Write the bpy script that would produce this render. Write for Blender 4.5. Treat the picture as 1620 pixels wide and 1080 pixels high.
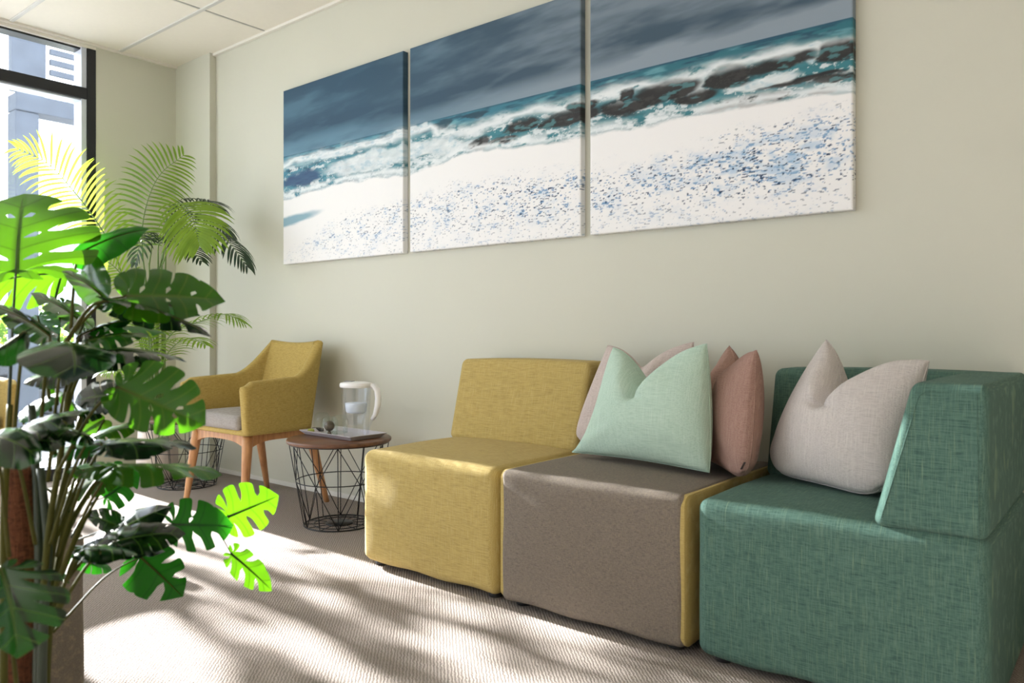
import bpy, bmesh, math, random
import numpy as np
from mathutils import Vector, Matrix

random.seed(7)
np.random.seed(7)
scene = bpy.context.scene
COL = scene.collection
for o in list(bpy.data.objects):
    bpy.data.objects.remove(o)

# ------------------------------------------------------------------ camera
CAM_H = 0.87
F_PX, CX, CY = 1225.0, 810.0, 528.0
TH = math.radians(90) - math.atan2(1500, F_PX)
cam_d = bpy.data.cameras.new('camera')
cam = bpy.data.objects.new('camera', cam_d)
COL.objects.link(cam)
cam.location = (0, 0, CAM_H)
cam.rotation_euler = (math.radians(90), 0, TH)
cam_d.sensor_width = 36
cam_d.lens = F_PX / 1620 * 36
cam_d.shift_y = -(540 - CY) / 1620
cam_d.clip_start = 0.02
cam_d.dof.use_dof = True
cam_d.dof.focus_distance = 3.1
cam_d.dof.aperture_fstop = 4.5
scene.camera = cam

# ------------------------------------------------------------------ sky, sun, exposure
SUN_EL = 19.0
SUN_SLOPE = -0.02
world = bpy.data.worlds.new('sky')
scene.world = world
world.use_nodes = True
bg = world.node_tree.nodes['Background']
bg.inputs['Color'].default_value = (0.90, 0.95, 1.0, 1)
bg.inputs['Strength'].default_value = 4.7
sun_d = bpy.data.lights.new('sun', 'SUN')
sun_d.energy = 50
sun_d.angle = math.radians(0.6)
sun_d.color = (1.0, 0.965, 0.91)
sun = bpy.data.objects.new('sun', sun_d)
COL.objects.link(sun)
sdir = Vector((1, SUN_SLOPE, -math.tan(math.radians(SUN_EL)))).normalized()
sun.rotation_euler = sdir.to_track_quat('-Z', 'Y').to_euler()
sun.location = (-12, 0, 7)
LED_STRENGTH = 1.2
vs = scene.view_settings
vs.view_transform = 'Standard'
vs.look = 'None'
vs.exposure = 0.0
vs.gamma = 1.0
vs.use_curve_mapping = False
scene.cycles.transparent_max_bounces = 24

# ------------------------------------------------------------------ helpers
D3 = Vector((-math.sin(TH), math.cos(TH), 0))
R3 = Vector((math.cos(TH), math.sin(TH), 0))
U3 = Vector((0, 0, 1))
C3 = Vector((0, 0, CAM_H))

def ray(x, y):
    return D3 + R3 * ((x - CX) / F_PX) - U3 * ((y - CY) / F_PX)
def at(x, y, d):
    return C3 + ray(x, y) * d
def onz(x, y, z):
    r = ray(x, y)
    return C3 + r * ((z - CAM_H) / r.z)
def ony(x, y, Y):
    r = ray(x, y)
    return C3 + r * (Y / r.y)

def lin(c):
    return tuple(((v / 255) / 12.92 if v / 255 <= 0.04045 else ((v / 255 + 0.055) / 1.055) ** 2.4) for v in c)
def rgba(c):
    return lin(c) + (1,)

class MB:
    """collects geometry for one mesh"""
    def __init__(self):
        self.v = []; self.f = []
    def add(self, vs_, fs_):
        b = len(self.v)
        self.v += [tuple(p) for p in vs_]
        self.f += [tuple(i + b for i in f) for f in fs_]
        return self
    def box(self, a, b):
        (x0, y0, z0), (x1, y1, z1) = a, b
        return self.add([(x0, y0, z0), (x1, y0, z0), (x1, y1, z0), (x0, y1, z0), (x0, y0, z1), (x1, y0, z1), (x1, y1, z1), (x0, y1, z1)],
                        [(0, 3, 2, 1), (4, 5, 6, 7), (0, 1, 5, 4), (1, 2, 6, 5), (2, 3, 7, 6), (3, 0, 4, 7)])
    def tube(self, pts, rad, n=8, cap=True, flat=None):
        pts = [Vector(p) for p in pts]
        m = len(pts)
        if not hasattr(rad, '__len__'):
            rad = [rad] * m
        t0 = (pts[1] - pts[0]).normalized()
        up = Vector((0, 0, 1)) if abs(t0.z) < 0.9 else Vector((1, 0, 0))
        nrm = t0.cross(up).normalized()
        vs_ = []; fs_ = []
        for i in range(m):
            if i == 0: t = (pts[1] - pts[0])
            elif i == m - 1: t = (pts[-1] - pts[-2])
            else: t = (pts[i + 1] - pts[i - 1])
            t.normalize()
            nrm = (nrm - t * nrm.dot(t)).normalized()
            bn = t.cross(nrm)
            for k in range(n):
                a = 2 * math.pi * k / n
                fl = flat if flat else 1.0
                vs_.append(pts[i] + (nrm * math.cos(a) + bn * math.sin(a) * fl) * rad[i])
        for i in range(m - 1):
            for k in range(n):
                k2 = (k + 1) % n
                fs_.append((i * n + k, i * n + k2, (i + 1) * n + k2, (i + 1) * n + k))
        if cap:
            fs_.append(tuple(range(n))[::-1]); fs_.append(tuple((m - 1) * n + k for k in range(n)))
        return self.add(vs_, fs_)
    def ring(self, c, r, rad, n=40, k=6):
        c = Vector(c); vs_ = []; fs_ = []
        for i in range(n):
            a = 2 * math.pi * i / n
            d = Vector((math.cos(a), math.sin(a), 0))
            for j in range(k):
                b = 2 * math.pi * j / k
                vs_.append(c + d * (r + rad * math.cos(b)) + U3 * (rad * math.sin(b)))
        for i in range(n):
            for j in range(k):
                i2 = (i + 1) % n; j2 = (j + 1) % k
                fs_.append((i * k + j, i2 * k + j, i2 * k + j2, i * k + j2))
        return self.add(vs_, fs_)
    def lathe(self, prof, n=40, sx=1.0, sy=1.0, c=(0, 0, 0), close=False):
        """prof: list of (r, z)"""
        vs_ = []; fs_ = []; m = len(prof)
        for (r, z) in prof:
            for k in range(n):
                a = 2 * math.pi * k / n
                vs_.append((c[0] + r * math.cos(a) * sx, c[1] + r * math.sin(a) * sy, c[2] + z))
        mm = m if close else m - 1
        for i in range(mm):
            i2 = (i + 1) % m
            for k in range(n):
                k2 = (k + 1) % n
                fs_.append((i * n + k, i * n + k2, i2 * n + k2, i2 * n + k))
        return self.add(vs_, fs_)
    def rbox(self, c, h, r, n=10, deform=None, rs=4):
        """rounded box: centre c, half sizes h, edge radius r, optional vertex map"""
        c = Vector(c); vs_ = []; idx = {}; fs_ = []
        def coords(hh):
            inner = hh - r
            e = [hh - r * (1 - k / rs) for k in range(rs + 1)]
            mid = [(-inner + 2 * inner * k / n) for k in range(1, n)]
            return [-x for x in reversed(e)] + mid + e
        cs = [coords(h[0]), coords(h[1]), coords(h[2])]
        def vert(p):
            q = Vector([max(-(h[i] - r), min(h[i] - r, p[i])) for i in range(3)])
            d = Vector(p) - q
            # map cube-cell offset to a sphere octant
            if d.length > 1e-9:
                m = max(abs(d.x), abs(d.y), abs(d.z))
                # equal-angle style remap keeps rings tidy
                e = Vector([math.tan(d[i] / r * math.pi / 4) for i in range(3)])
                d = e.normalized() * r if m > 0 else d
            w = q + d
            if deform: w = Vector(deform(w))
            key = (round(p[0], 6), round(p[1], 6), round(p[2], 6))
            if key not in idx:
                idx[key] = len(vs_); vs_.append(c + w)
            return idx[key]
        for ax in range(3):
            a, b = (ax + 1) % 3, (ax + 2) % 3
            for s in (-1, 1):
                for i in range(len(cs[a]) - 1):
                    for j in range(len(cs[b]) - 1):
                        q = []
                        for (ii, jj) in ((i, j), (i + 1, j), (i + 1, j + 1), (i, j + 1)):
                            p = [0, 0, 0]; p[ax] = s * h[ax]; p[a] = cs[a][ii]; p[b] = cs[b][jj]
                            q.append(vert(p))
                        fs_.append(tuple(q if s > 0 else q[::-1]))
        return self.add(vs_, fs_)
    def build(self, name, mat, parent=None, smooth=True, loc=None):
        me = bpy.data.meshes.new(name)
        me.from_pydata(self.v, [], self.f)
        me.validate()
        if smooth:
            me.polygons.foreach_set('use_smooth', [True] * len(me.polygons))
        me.materials.append(mat)
        me.update()
        o = bpy.data.objects.new(name, me)
        COL.objects.link(o)
        if parent is not None: o.parent = parent
        if loc is not None: o.location = loc
        return o

def tag(o, label=None, cat=None, group=None, kind=None):
    if label: o['label'] = label
    if cat: o['category'] = cat
    if group: o['group'] = group
    if kind: o['kind'] = kind
    return o
def thing(name, label, cat, loc=(0, 0, 0), rz=0, group=None, kind=None):
    o = bpy.data.objects.new(name, None)
    o.empty_display_size = 0.1
    COL.objects.link(o)
    o.location = loc; o.rotation_euler = (0, 0, rz)
    return tag(o, label, cat, group, kind)
def copy_tree(o, parent=None):
    c = o.copy(); COL.objects.link(c); c.parent = parent
    for ch in list(o.children): copy_tree(ch, c)
    return c
def autosharp(o, ang=35):
    me = o.data
    bm = bmesh.new(); bm.from_mesh(me)
    for e in bm.edges:
        if len(e.link_faces) == 2 and e.calc_face_angle(0) > math.radians(ang): e.smooth = False
    bm.to_mesh(me); bm.free()
    return o
def bevel_box(name, a, b, mat, parent=None, r=0.004, seg=2):
    bm = bmesh.new()
    bmesh.ops.create_cube(bm, size=1)
    s = [b[i] - a[i] for i in range(3)]
    for v in bm.verts:
        v.co = Vector([a[i] + s[i] * (v.co[i] + 0.5) for i in range(3)])
    bmesh.ops.bevel(bm, geom=bm.edges[:], offset=r, segments=seg, affect='EDGES', profile=0.5)
    me = bpy.data.meshes.new(name); bm.to_mesh(me); bm.free()
    me.materials.append(mat)
    o = bpy.data.objects.new(name, me); COL.objects.link(o)
    if parent is not None: o.parent = parent
    return o

# ------------------------------------------------------------------ materials
MATS = {}
def newmat(name):
    m = bpy.data.materials.new(name); m.use_nodes = True
    nt = m.node_tree
    return m, nt, nt.nodes['Principled BSDF'], nt.nodes['Material Output']
def N(nt, t, **kw):
    n = nt.nodes.new(t)
    for k, v in kw.items():
        if k in n.inputs: n.inputs[k].default_value = v
        else: setattr(n, k, v)
    return n
def L(nt, a, b): nt.links.new(a, b)
def mapping(nt, scale, coord='Object', rot=(0, 0, 0)):
    tc = N(nt, 'ShaderNodeTexCoord'); mp = N(nt, 'ShaderNodeMapping')
    mp.inputs['Scale'].default_value = scale; mp.inputs['Rotation'].default_value = rot
    L(nt, tc.outputs[coord], mp.inputs['Vector'])
    return mp.outputs['Vector']
def mixc(nt, fac, a, b, blend='MIX'):
    n = N(nt, 'ShaderNodeMix', data_type='RGBA', blend_type=blend)
    for s, v in ((0, fac), (6, a), (7, b)):
        if hasattr(v, 'links') or hasattr(v, 'is_linked'): L(nt, v, n.inputs[s])
        elif s == 0: n.inputs[0].default_value = v
        else: n.inputs[s].default_value = v
    return n.outputs[2]
def noise(nt, vec, scale=1.0, detail=2.0, rough=0.5):
    n = N(nt, 'ShaderNodeTexNoise'); L(nt, vec, n.inputs['Vector'])
    n.inputs['Scale'].default_value = scale; n.inputs['Detail'].default_value = detail; n.inputs['Roughness'].default_value = rough
    return n.outputs['Fac']
def ramp(nt, fac, stops):
    n = N(nt, 'ShaderNodeValToRGB'); L(nt, fac, n.inputs['Fac'])
    e = n.color_ramp.elements
    while len(e) < len(stops): e.new(0.5)
    for i, (p, c) in enumerate(stops):
        e[i].position = p; e[i].color = c if len(c) == 4 else tuple(c) + (1,)
    return n.outputs['Color']
def math_(nt, op, a, b=None, c=None):
    n = N(nt, 'ShaderNodeMath', operation=op)
    for i, v in enumerate((a, b, c)):
        if v is None: continue
        if hasattr(v, 'is_linked'): L(nt, v, n.inputs[i])
        else: n.inputs[i].default_value = v
    return n.outputs[0]
def bump(nt, bsdf, h, strength=0.3, dist=0.002):
    b = N(nt, 'ShaderNodeBump'); b.inputs['Strength'].default_value = strength; b.inputs['Distance'].default_value = dist
    L(nt, h, b.inputs['Height']); L(nt, b.outputs['Normal'], bsdf.inputs['Normal'])

def plain(name, c, rough=0.5, metal=0.0, spec=0.5):
    m, nt, b, o = newmat(name)
    b.inputs['Base Color'].default_value = rgba(c)
    b.inputs['Roughness'].default_value = rough; b.inputs['Metallic'].default_value = metal
    b.inputs['Specular IOR Level'].default_value = spec
    return m
def painted(name, c, rough=0.6, var=0.03, sc=6.0, bs=0.05):
    m, nt, b, o = newmat(name)
    v = mapping(nt, (1, 1, 1))
    n = noise(nt, v, sc, 3)
    dk = tuple(x * (1 - var) for x in c)
    L(nt, mixc(nt, n, rgba(c), rgba(dk)), b.inputs['Base Color'])
    b.inputs['Roughness'].default_value = rough
    bump(nt, b, noise(nt, v, 260, 2), bs, 0.001)
    return m
def fabric(name, base, dark, light, slub=None, s=1.0, warp=(700, 22, 22), weft=(22, 700, 700), dk_amt=0.5, lt_amt=0.4, bstr=0.35, sheen=0.2, coord='Object'):
    """woven cloth: warp and weft threads as stretched noise"""
    m, nt, b, o = newmat(name)
    vw = mapping(nt, tuple(x * s for x in warp), coord); vf = mapping(nt, tuple(x * s for x in weft), coord)
    a = noise(nt, vw, 1.0, 2, 0.6); c = noise(nt, vf, 1.0, 2, 0.6)
    col = mixc(nt, math_(nt, 'MULTIPLY', ramp(nt, c, [(0.36, (1, 1, 1)), (0.56, (0, 0, 0))]), dk_amt), rgba(base), rgba(dark))
    col = mixc(nt, math_(nt, 'MULTIPLY', ramp(nt, a, [(0.50, (0, 0, 0)), (0.68, (1, 1, 1))]), lt_amt), col, rgba(light))
    if slub:
        vs_ = mapping(nt, tuple(x * s * (0.9 if x > 100 else 0.45) for x in warp), coord)
        q = noise(nt, vs_, 1.0, 1, 0.5)
        col = mixc(nt, math_(nt, 'MULTIPLY', ramp(nt, q, [(0.62, (0, 0, 0)), (0.72, (1, 1, 1))]), 0.55), col, rgba(slub))
    L(nt, col, b.inputs['Base Color'])
    b.inputs['Roughness'].default_value = 0.9; b.inputs['Specular IOR Level'].default_value = 0.2
    b.inputs['Sheen Weight'].default_value = sheen; b.inputs['Sheen Roughness'].default_value = 0.5
    bump(nt, b, math_(nt, 'ADD', a, c), bstr, 0.0015)
    return m
def wood(name, c1, c2, axis=2, sc=8.0, rough=0.45):
    m, nt, b, o = newmat(name)
    s = [sc * 6] * 3; s[axis] = sc * 0.5
    v = mapping(nt, tuple(s))
    n = noise(nt, v, 1.0, 4, 0.6)
    L(nt, ramp(nt, n, [(0.3, rgba(c2)), (0.65, rgba(c1))]), b.inputs['Base Color'])
    b.inputs['Roughness'].default_value = rough
    bump(nt, b, n, 0.08, 0.001)
    return m
def clearmat(name, tint=(255, 255, 255), gloss=0.12, rough=0.02, edge=0.5):
    """clear pane or clear plastic: straight-through view with a mirror film that grows at grazing angles"""
    m, nt, b, o = newmat(name)
    nt.nodes.remove(b)
    tr = N(nt, 'ShaderNodeBsdfTransparent'); tr.inputs['Color'].default_value = rgba(tint)
    gl = N(nt, 'ShaderNodeBsdfGlossy'); gl.inputs['Roughness'].default_value = rough
    lw = N(nt, 'ShaderNodeLayerWeight'); lw.inputs['Blend'].default_value = edge
    f = math_(nt, 'MULTIPLY', lw.outputs['Facing'], gloss * 4)
    f = math_(nt, 'MINIMUM', math_(nt, 'ADD', math_(nt, 'POWER', f, 2.0), gloss * 0.4), 0.9)
    mx = N(nt, 'ShaderNodeMixShader')
    L(nt, f, mx.inputs[0]); L(nt, tr.outputs[0], mx.inputs[1]); L(nt, gl.outputs[0], mx.inputs[2])
    L(nt, mx.outputs[0], o.inputs['Surface'])
    return m
def leafmat(name, top, under_light, rough=0.32, trans=0.5, vein=(120, 150, 60), spec=0.5, vein_amt=0.6):
    m, nt, b, o = newmat(name)
    v = mapping(nt, (1, 1, 1))
    n = noise(nt, v, 14, 3)
    at_ = N(nt, 'ShaderNodeAttribute', attribute_name='vein')
    c0 = mixc(nt, n, rgba(top), rgba(tuple(x * 0.72 for x in top)))
    vf = math_(nt, 'MULTIPLY', at_.outputs['Fac'], vein_amt)
    col = mixc(nt, vf, c0, rgba(vein))
    L(nt, col, b.inputs['Base Color'])
    b.inputs['Roughness'].default_value = rough; b.inputs['Specular IOR Level'].default_value = spec
    t = N(nt, 'ShaderNodeBsdfTranslucent')
    tc = mixc(nt, vf, mixc(nt, n, rgba(under_light), rgba(tuple(x * 0.85 for x in under_light))), rgba(tuple(x * 0.35 for x in under_light)))
    L(nt, tc, t.inputs['Color'])
    mx = N(nt, 'ShaderNodeMixShader'); mx.inputs[0].default_value = trans
    L(nt, b.outputs[0], mx.inputs[1]); L(nt, t.outputs[0], mx.inputs[2]); L(nt, mx.outputs[0], o.inputs['Surface'])
    bump(nt, b, noise(nt, v, 90, 2), 0.06, 0.002)
    return m

M_wall = painted('sage_wall_paint', (202, 202, 187), 0.55, 0.015, 3.0, 0.03)
M_wall_white = painted('pale_wall_paint', (222, 220, 208), 0.6, 0.02)
M_tile = painted('ceiling_tile_white', (232, 227, 215), 0.8, 0.02, 40, 0.1)
M_tbar = painted('ceiling_rail_white', (226, 222, 212), 0.5, 0.02, 10, 0.02)
M_rail = painted('ceiling_rail_grey', (200, 199, 194), 0.5, 0.02, 10, 0.02)
M_skirt = painted('skirting_white', (222, 220, 212), 0.4, 0.02, 8, 0.02)
M_frame = plain('black_window_aluminium', (22, 25, 30), 0.35, 0.0, 0.5)
M_frame_lit = plain('lit_window_aluminium', (196, 202, 214), 0.4, 0.0)  # pale colour stands for bright sky reflected at a grazing angle on black frame
M_pane = clearmat('window_glass', (250, 252, 255), 0.06, 0.0, 0.5)

def carpet_mat():
    m, nt, b, o = newmat('loop_carpet')
    v = mapping(nt, (1, 1, 1))
    sx = N(nt, 'ShaderNodeSeparateXYZ'); L(nt, v, sx.inputs[0])
    k = 2 * math.pi / 0.0126
    wob = math_(nt, 'MULTIPLY', noise(nt, v, 55, 3, 0.7), 5.0)
    a = math_(nt, 'SINE', math_(nt, 'ADD', math_(nt, 'MULTIPLY', sx.outputs[0], k), wob))
    c = math_(nt, 'SINE', math_(nt, 'ADD', math_(nt, 'MULTIPLY', sx.outputs[1], k), wob))
    p = math_(nt, 'MULTIPLY', a, c)
    h = math_(nt, 'ADD', math_(nt, 'MULTIPLY', p, 0.5), 0.5)
    fib = noise(nt, v, 420, 2, 0.7)
    big = noise(nt, v, 9, 3, 0.6)
    base = ramp(nt, h, [(0.05, rgba((112, 104, 98))), (0.5, rgba((168, 158, 150))), (1.0, rgba((188, 178, 170)))])
    base = mixc(nt, math_(nt, 'MULTIPLY', fib, 0.45), base, rgba((124, 113, 105)))
    base = mixc(nt, math_(nt, 'MULTIPLY', big, 0.25), base, rgba((142, 130, 122)))
    L(nt, base, b.inputs['Base Color'])
    b.inputs['Roughness'].default_value = 0.95; b.inputs['Specular IOR Level'].default_value = 0.1
    bump(nt, b, math_(nt, 'ADD', h, math_(nt, 'MULTIPLY', fib, 0.8)), 0.6, 0.004)
    return m
M_carpet = carpet_mat()

CH = dict(warp=(560, 560, 50), weft=(50, 50, 560))
M_yellow = fabric('mustard_chenille', (186, 164, 100), (140, 117, 62), (206, 189, 136), dk_amt=0.55, lt_amt=0.4, sheen=0.06)
M_yellow_ch = fabric('mustard_weave', (180, 156, 88), (138, 115, 56), (200, 180, 118), dk_amt=0.55, lt_amt=0.4, sheen=0.05, **CH)
M_grey = fabric('taupe_wool_weave', (126, 116, 106), (88, 81, 76), (152, 141, 116), s=1.1, warp=(600, 90, 90), weft=(90, 600, 600), dk_amt=0.6, lt_amt=0.5, sheen=0.03)
M_green = fabric('teal_green_linen', (84, 115, 104), (50, 79, 72), (112, 142, 128), slub=(128, 152, 124), s=1.15, warp=(700, 26, 26), weft=(26, 700, 700), dk_amt=0.85, lt_amt=0.5, sheen=0.03)
M_mint = fabric('mint_slub_cotton', (190, 214, 198), (164, 194, 177), (210, 228, 215), s=0.7, dk_amt=0.7, lt_amt=0.5, bstr=1.0, sheen=0.03)
M_rose = fabric('dusty_rose_cotton', (164, 131, 119), (136, 103, 92), (186, 155, 141), s=0.75, dk_amt=0.7, lt_amt=0.5, bstr=1.0, sheen=0.03)
M_offw = fabric('oatmeal_cotton', (206, 199, 195), (178, 171, 168), (224, 218, 212), s=0.75, dk_amt=0.65, lt_amt=0.5, bstr=1.0, sheen=0.03)
M_blush = fabric('pale_blush_cotton', (204, 190, 184), (176, 160, 154), (222, 210, 204), s=0.75, dk_amt=0.65, lt_amt=0.5, bstr=1.0, sheen=0.03)
M_seat = fabric('pale_grey_wool', (156, 150, 145), (120, 115, 112), (182, 176, 168), dk_amt=0.5, lt_amt=0.4, sheen=0.03, **CH)
M_beech = wood('oak_wood', (196, 146, 98), (158, 106, 66), 2, 9)
M_walnut = wood('walnut_wood', (122, 84, 60), (78, 50, 36), 0, 5, 0.4)
M_wire = plain('black_wire', (16, 16, 18), 0.4)
M_foot = plain('dark_plastic_foot', (40, 38, 38), 0.6)
M_potw = painted('pale_ceramic', (224, 212, 204), 0.4, 0.03, 5, 0.03)
M_soil = painted('dark_soil', (52, 42, 34), 0.95, 0.4, 40, 0.5)
M_white_pl = plain('white_plastic', (238, 238, 238), 0.3)
M_filter = plain('filter_white', (225, 232, 238), 0.4)
M_clear = clearmat('clear_plastic', (250, 252, 255), 0.10, 0.03, 0.5)
M_glass = clearmat('drinking_glass', (248, 252, 250), 0.11, 0.02, 0.5)
M_tray = painted('lilac_grey_tray', (196, 190, 196), 0.35, 0.02)
M_stem = painted('palm_stem_green', (108, 138, 62), 0.45, 0.2, 20)
M_petiole = painted('petiole_olive', (80, 80, 30), 0.55, 0.25, 14)
M_petiole.node_tree.nodes['Principled BSDF'].inputs['Specular IOR Level'].default_value = 0.15
M_petiole_dk = painted('petiole_dark_green', (40, 56, 38), 0.4, 0.25, 14)
M_coir = fabric('brown_coir', (92, 56, 38), (54, 32, 22), (126, 82, 56), s=0.5, warp=(500, 500, 60), weft=(200, 200, 400), dk_amt=0.7, lt_amt=0.4, bstr=0.9, sheen=0.0)
M_blackpot = plain('black_plastic_pot', (26, 26, 27), 0.5)
M_tag = plain('dark_label_tape', (60, 50, 48), 0.7)

# ------------------------------------------------------------------ room shell
XW, YW, ZC = -5.0, 2.622, 2.645
XR, YF = 2.6, -3.7
HEAD = 2.615
JAMB = 2.072

fl = MB().box((XW - 0.12, YF - 0.12, -0.10), (XR + 0.12, YW + 0.12, 0.0)).build('floor', M_carpet, smooth=False)
tag(fl, 'beige grey loop pile carpet floor', 'floor', kind='structure')
wb = MB().box((XW - 0.12, YW, 0), (XR + 0.12, YW + 0.12, 2.8)).build('wall_back', M_wall, smooth=False)
tag(wb, 'long sage painted wall behind the sofas and pictures', 'wall', kind='structure')
m = MB()
m.box((XW - 0.12, JAMB, 0), (XW, YW, 2.8))
m.box((XW - 0.12, YF, HEAD), (XW, JAMB, 2.8))
m.box((XW - 0.12, YF - 0.12, 0), (XW, -3.42, 2.8))
wl = m.build('wall_left', M_wall, smooth=False)
tag(wl, 'sage painted window wall at the far left', 'wall', kind='structure')
cl = MB().box((XW, 2.580, 0), (-4.572, YW + 0.002, ZC + 0.01)).build('trim_1', M_wall, smooth=False)
tag(cl, 'shallow sage painted pilaster in the far corner', 'pilaster', kind='structure')
wr = MB().box((XR, YF - 0.12, 0), (XR + 0.12, YW, 2.8)).build('wall_right', M_wall_white, smooth=False)
tag(wr, 'pale painted wall at the right end of the room', 'wall', kind='structure')
# front wall with two unseen windows added as fill daylight from behind the camera
m = MB()
WO = [(-4.6, -3.0), (-2.7, -1.1)]
z0, z1 = 0.75, 2.45
m.box((XW, YF - 0.12, 0), (XR, YF, z0)); m.box((XW, YF - 0.12, z1), (XR, YF, 2.8))
xs = [XW] + [v for w in WO for v in w] + [XR]
for i in range(0, len(xs), 2): m.box((xs[i], YF - 0.12, z0), (xs[i + 1], YF, z1))
wf = m.build('wall_front', M_wall_white, smooth=False)
tag(wf, 'pale painted wall behind the camera with two windows', 'wall', kind='structure')

# skirting
b1 = bevel_box('baseboard_back', (-4.572, YW - 0.012, 0), (XR, YW, 0.026), M_skirt, r=0.003)
tag(b1, 'thin white skirting along the long sage wall', 'baseboard', kind='structure')
b2 = bevel_box('baseboard_left', (XW, JAMB, 0), (XW + 0.012, 2.58, 0.026), M_skirt, r=0.003)
tag(b2, 'thin white skirting below the window wall', 'baseboard', kind='structure')

# ceiling: slab, tiles and rails
ce = MB().box((XW - 0.12, YF - 0.12, ZC + 0.02), (XR + 0.12, YW + 0.12, ZC + 0.16)).build('ceiling', M_tbar, smooth=False)
tag(ce, 'suspended white ceiling of large rectangular tiles', 'ceiling', kind='structure')
ys = [YW] + [2.210 - 0.605 * k for k in range(10)] + [YF]
ys = [y for y in ys if y >= YF]
xs = [XW] + [-4.0 + 1.2 * k for k in range(6)] + [XR]
LED_CELLS = {(1, 4), (3, 4), (1, 8), (3, 8)}
tile_cache = {}
def tile(x0, x1, y0, y1, cell):
    key = (round(x1 - x0, 3), round(y1 - y0, 3), cell in LED_CELLS)
    w, d = (x1 - x0) / 2 - 0.010, (y1 - y0) / 2 - 0.010
    name = 'ceiling_panel'
    if key not in tile_cache:
        bm = bmesh.new(); bmesh.ops.create_cube(bm, size=1)
        for v in bm.verts: v.co = Vector((v.co.x * 2 * w, v.co.y * 2 * d, v.co.z * 0.018))
        bmesh.ops.bevel(bm, geom=bm.edges[:], offset=0.002, segments=1, affect='EDGES')
        me = bpy.data.meshes.new(name); bm.to_mesh(me); bm.free(); me.materials.append(M_tile)
        tile_cache[key] = me
    o = bpy.data.objects.new(name, tile_cache[key]); COL.objects.link(o)
    o.parent = ce; o.location = ((x0 + x1) / 2, (y0 + y1) / 2, ZC + 0.010)
led_spots = []
for i in range(len(xs) - 1):
    for j in range(len(ys) - 1):
        if (i, j) in LED_CELLS:
            led_spots.append(({1: 'towards the windows', 3: 'in the middle of the room', 5: 'towards the right wall'}[i] + (', nearer the pictures' if j == 4 else ', off the pictures'), (xs[i] + xs[i + 1]) / 2, (ys[j] + ys[j + 1]) / 2, (xs[i + 1] - xs[i]), (ys[j] - ys[j + 1])))
            continue
        tile(xs[i], xs[i + 1], ys[j + 1], ys[j], (i, j))
for y in ys[1:-1]:
    bevel_box('ceiling_rail', (XW, y - 0.012, ZC - 0.006), (XR, y + 0.012, ZC + 0.012), M_rail, ce, 0.002, 1)
for x in xs[1:-1]:
    for j in range(len(ys) - 1):
        bevel_box('cross_rail', (x - 0.004, ys[j + 1] + 0.012, ZC - 0.001), (x + 0.004, ys[j] - 0.012, ZC + 0.010), M_rail, ce, 0.001, 1)
# shadow-line angle trims at the walls
t2 = bevel_box('trim_2', (XW, YW - 0.022, ZC - 0.014), (XR, YW, ZC + 0.004), M_tbar, r=0.002)
tag(t2, 'white ceiling edge trim along the long wall', 'trim', kind='structure')
t3 = bevel_box('trim_3', (XW, YF, ZC - 0.014), (XW + 0.024, YW - 0.022, ZC + 0.004), M_tbar, r=0.002)
tag(t3, 'white ceiling edge trim above the windows', 'trim', kind='structure')
t4 = bevel_box('trim_4', (XW - 0.1, YF + 0.3, HEAD - 0.001), (XW + 0.004, JAMB, HEAD + 0.03), M_tbar, r=0.002)
tag(t4, 'white lining strip above the window head', 'trim', kind='structure')

# led panels set in the ceiling grid
m_led, nt, b, o_ = newmat('led_diffuser')
b.inputs['Base Color'].default_value = (0.9, 0.9, 0.9, 1)
b.inputs['Emission Color'].default_value = (1.0, 0.95, 0.87, 1)
b.inputs['Emission Strength'].default_value = LED_STRENGTH
for (place, x, y, w, d) in led_spots:
    t = thing('ceiling_light', 'white light panel flush in the ceiling ' + place, 'ceiling light', (x, y, ZC), 0, 'ceiling light panels')
    MB().box((-w / 2 + 0.05, -d / 2 + 0.05, -0.002), (w / 2 - 0.05, d / 2 - 0.05, 0.006)).build('diffuser', m_led, t, False)
    m = MB()
    m.box((-w / 2 + 0.012, -d / 2 + 0.012, -0.004), (w / 2 - 0.012, -d / 2 + 0.05, 0.012)); m.box((-w / 2 + 0.012, d / 2 - 0.05, -0.004), (w / 2 - 0.012, d / 2 - 0.012, 0.012))
    m.box((-w / 2 + 0.012, -d / 2 + 0.05, -0.004), (-w / 2 + 0.05, d / 2 - 0.05, 0.012)); m.box((w / 2 - 0.05, -d / 2 + 0.05, -0.004), (w / 2 - 0.012, d / 2 - 0.05, 0.012))
    m.build('frame', M_tbar, t, False)

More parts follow.
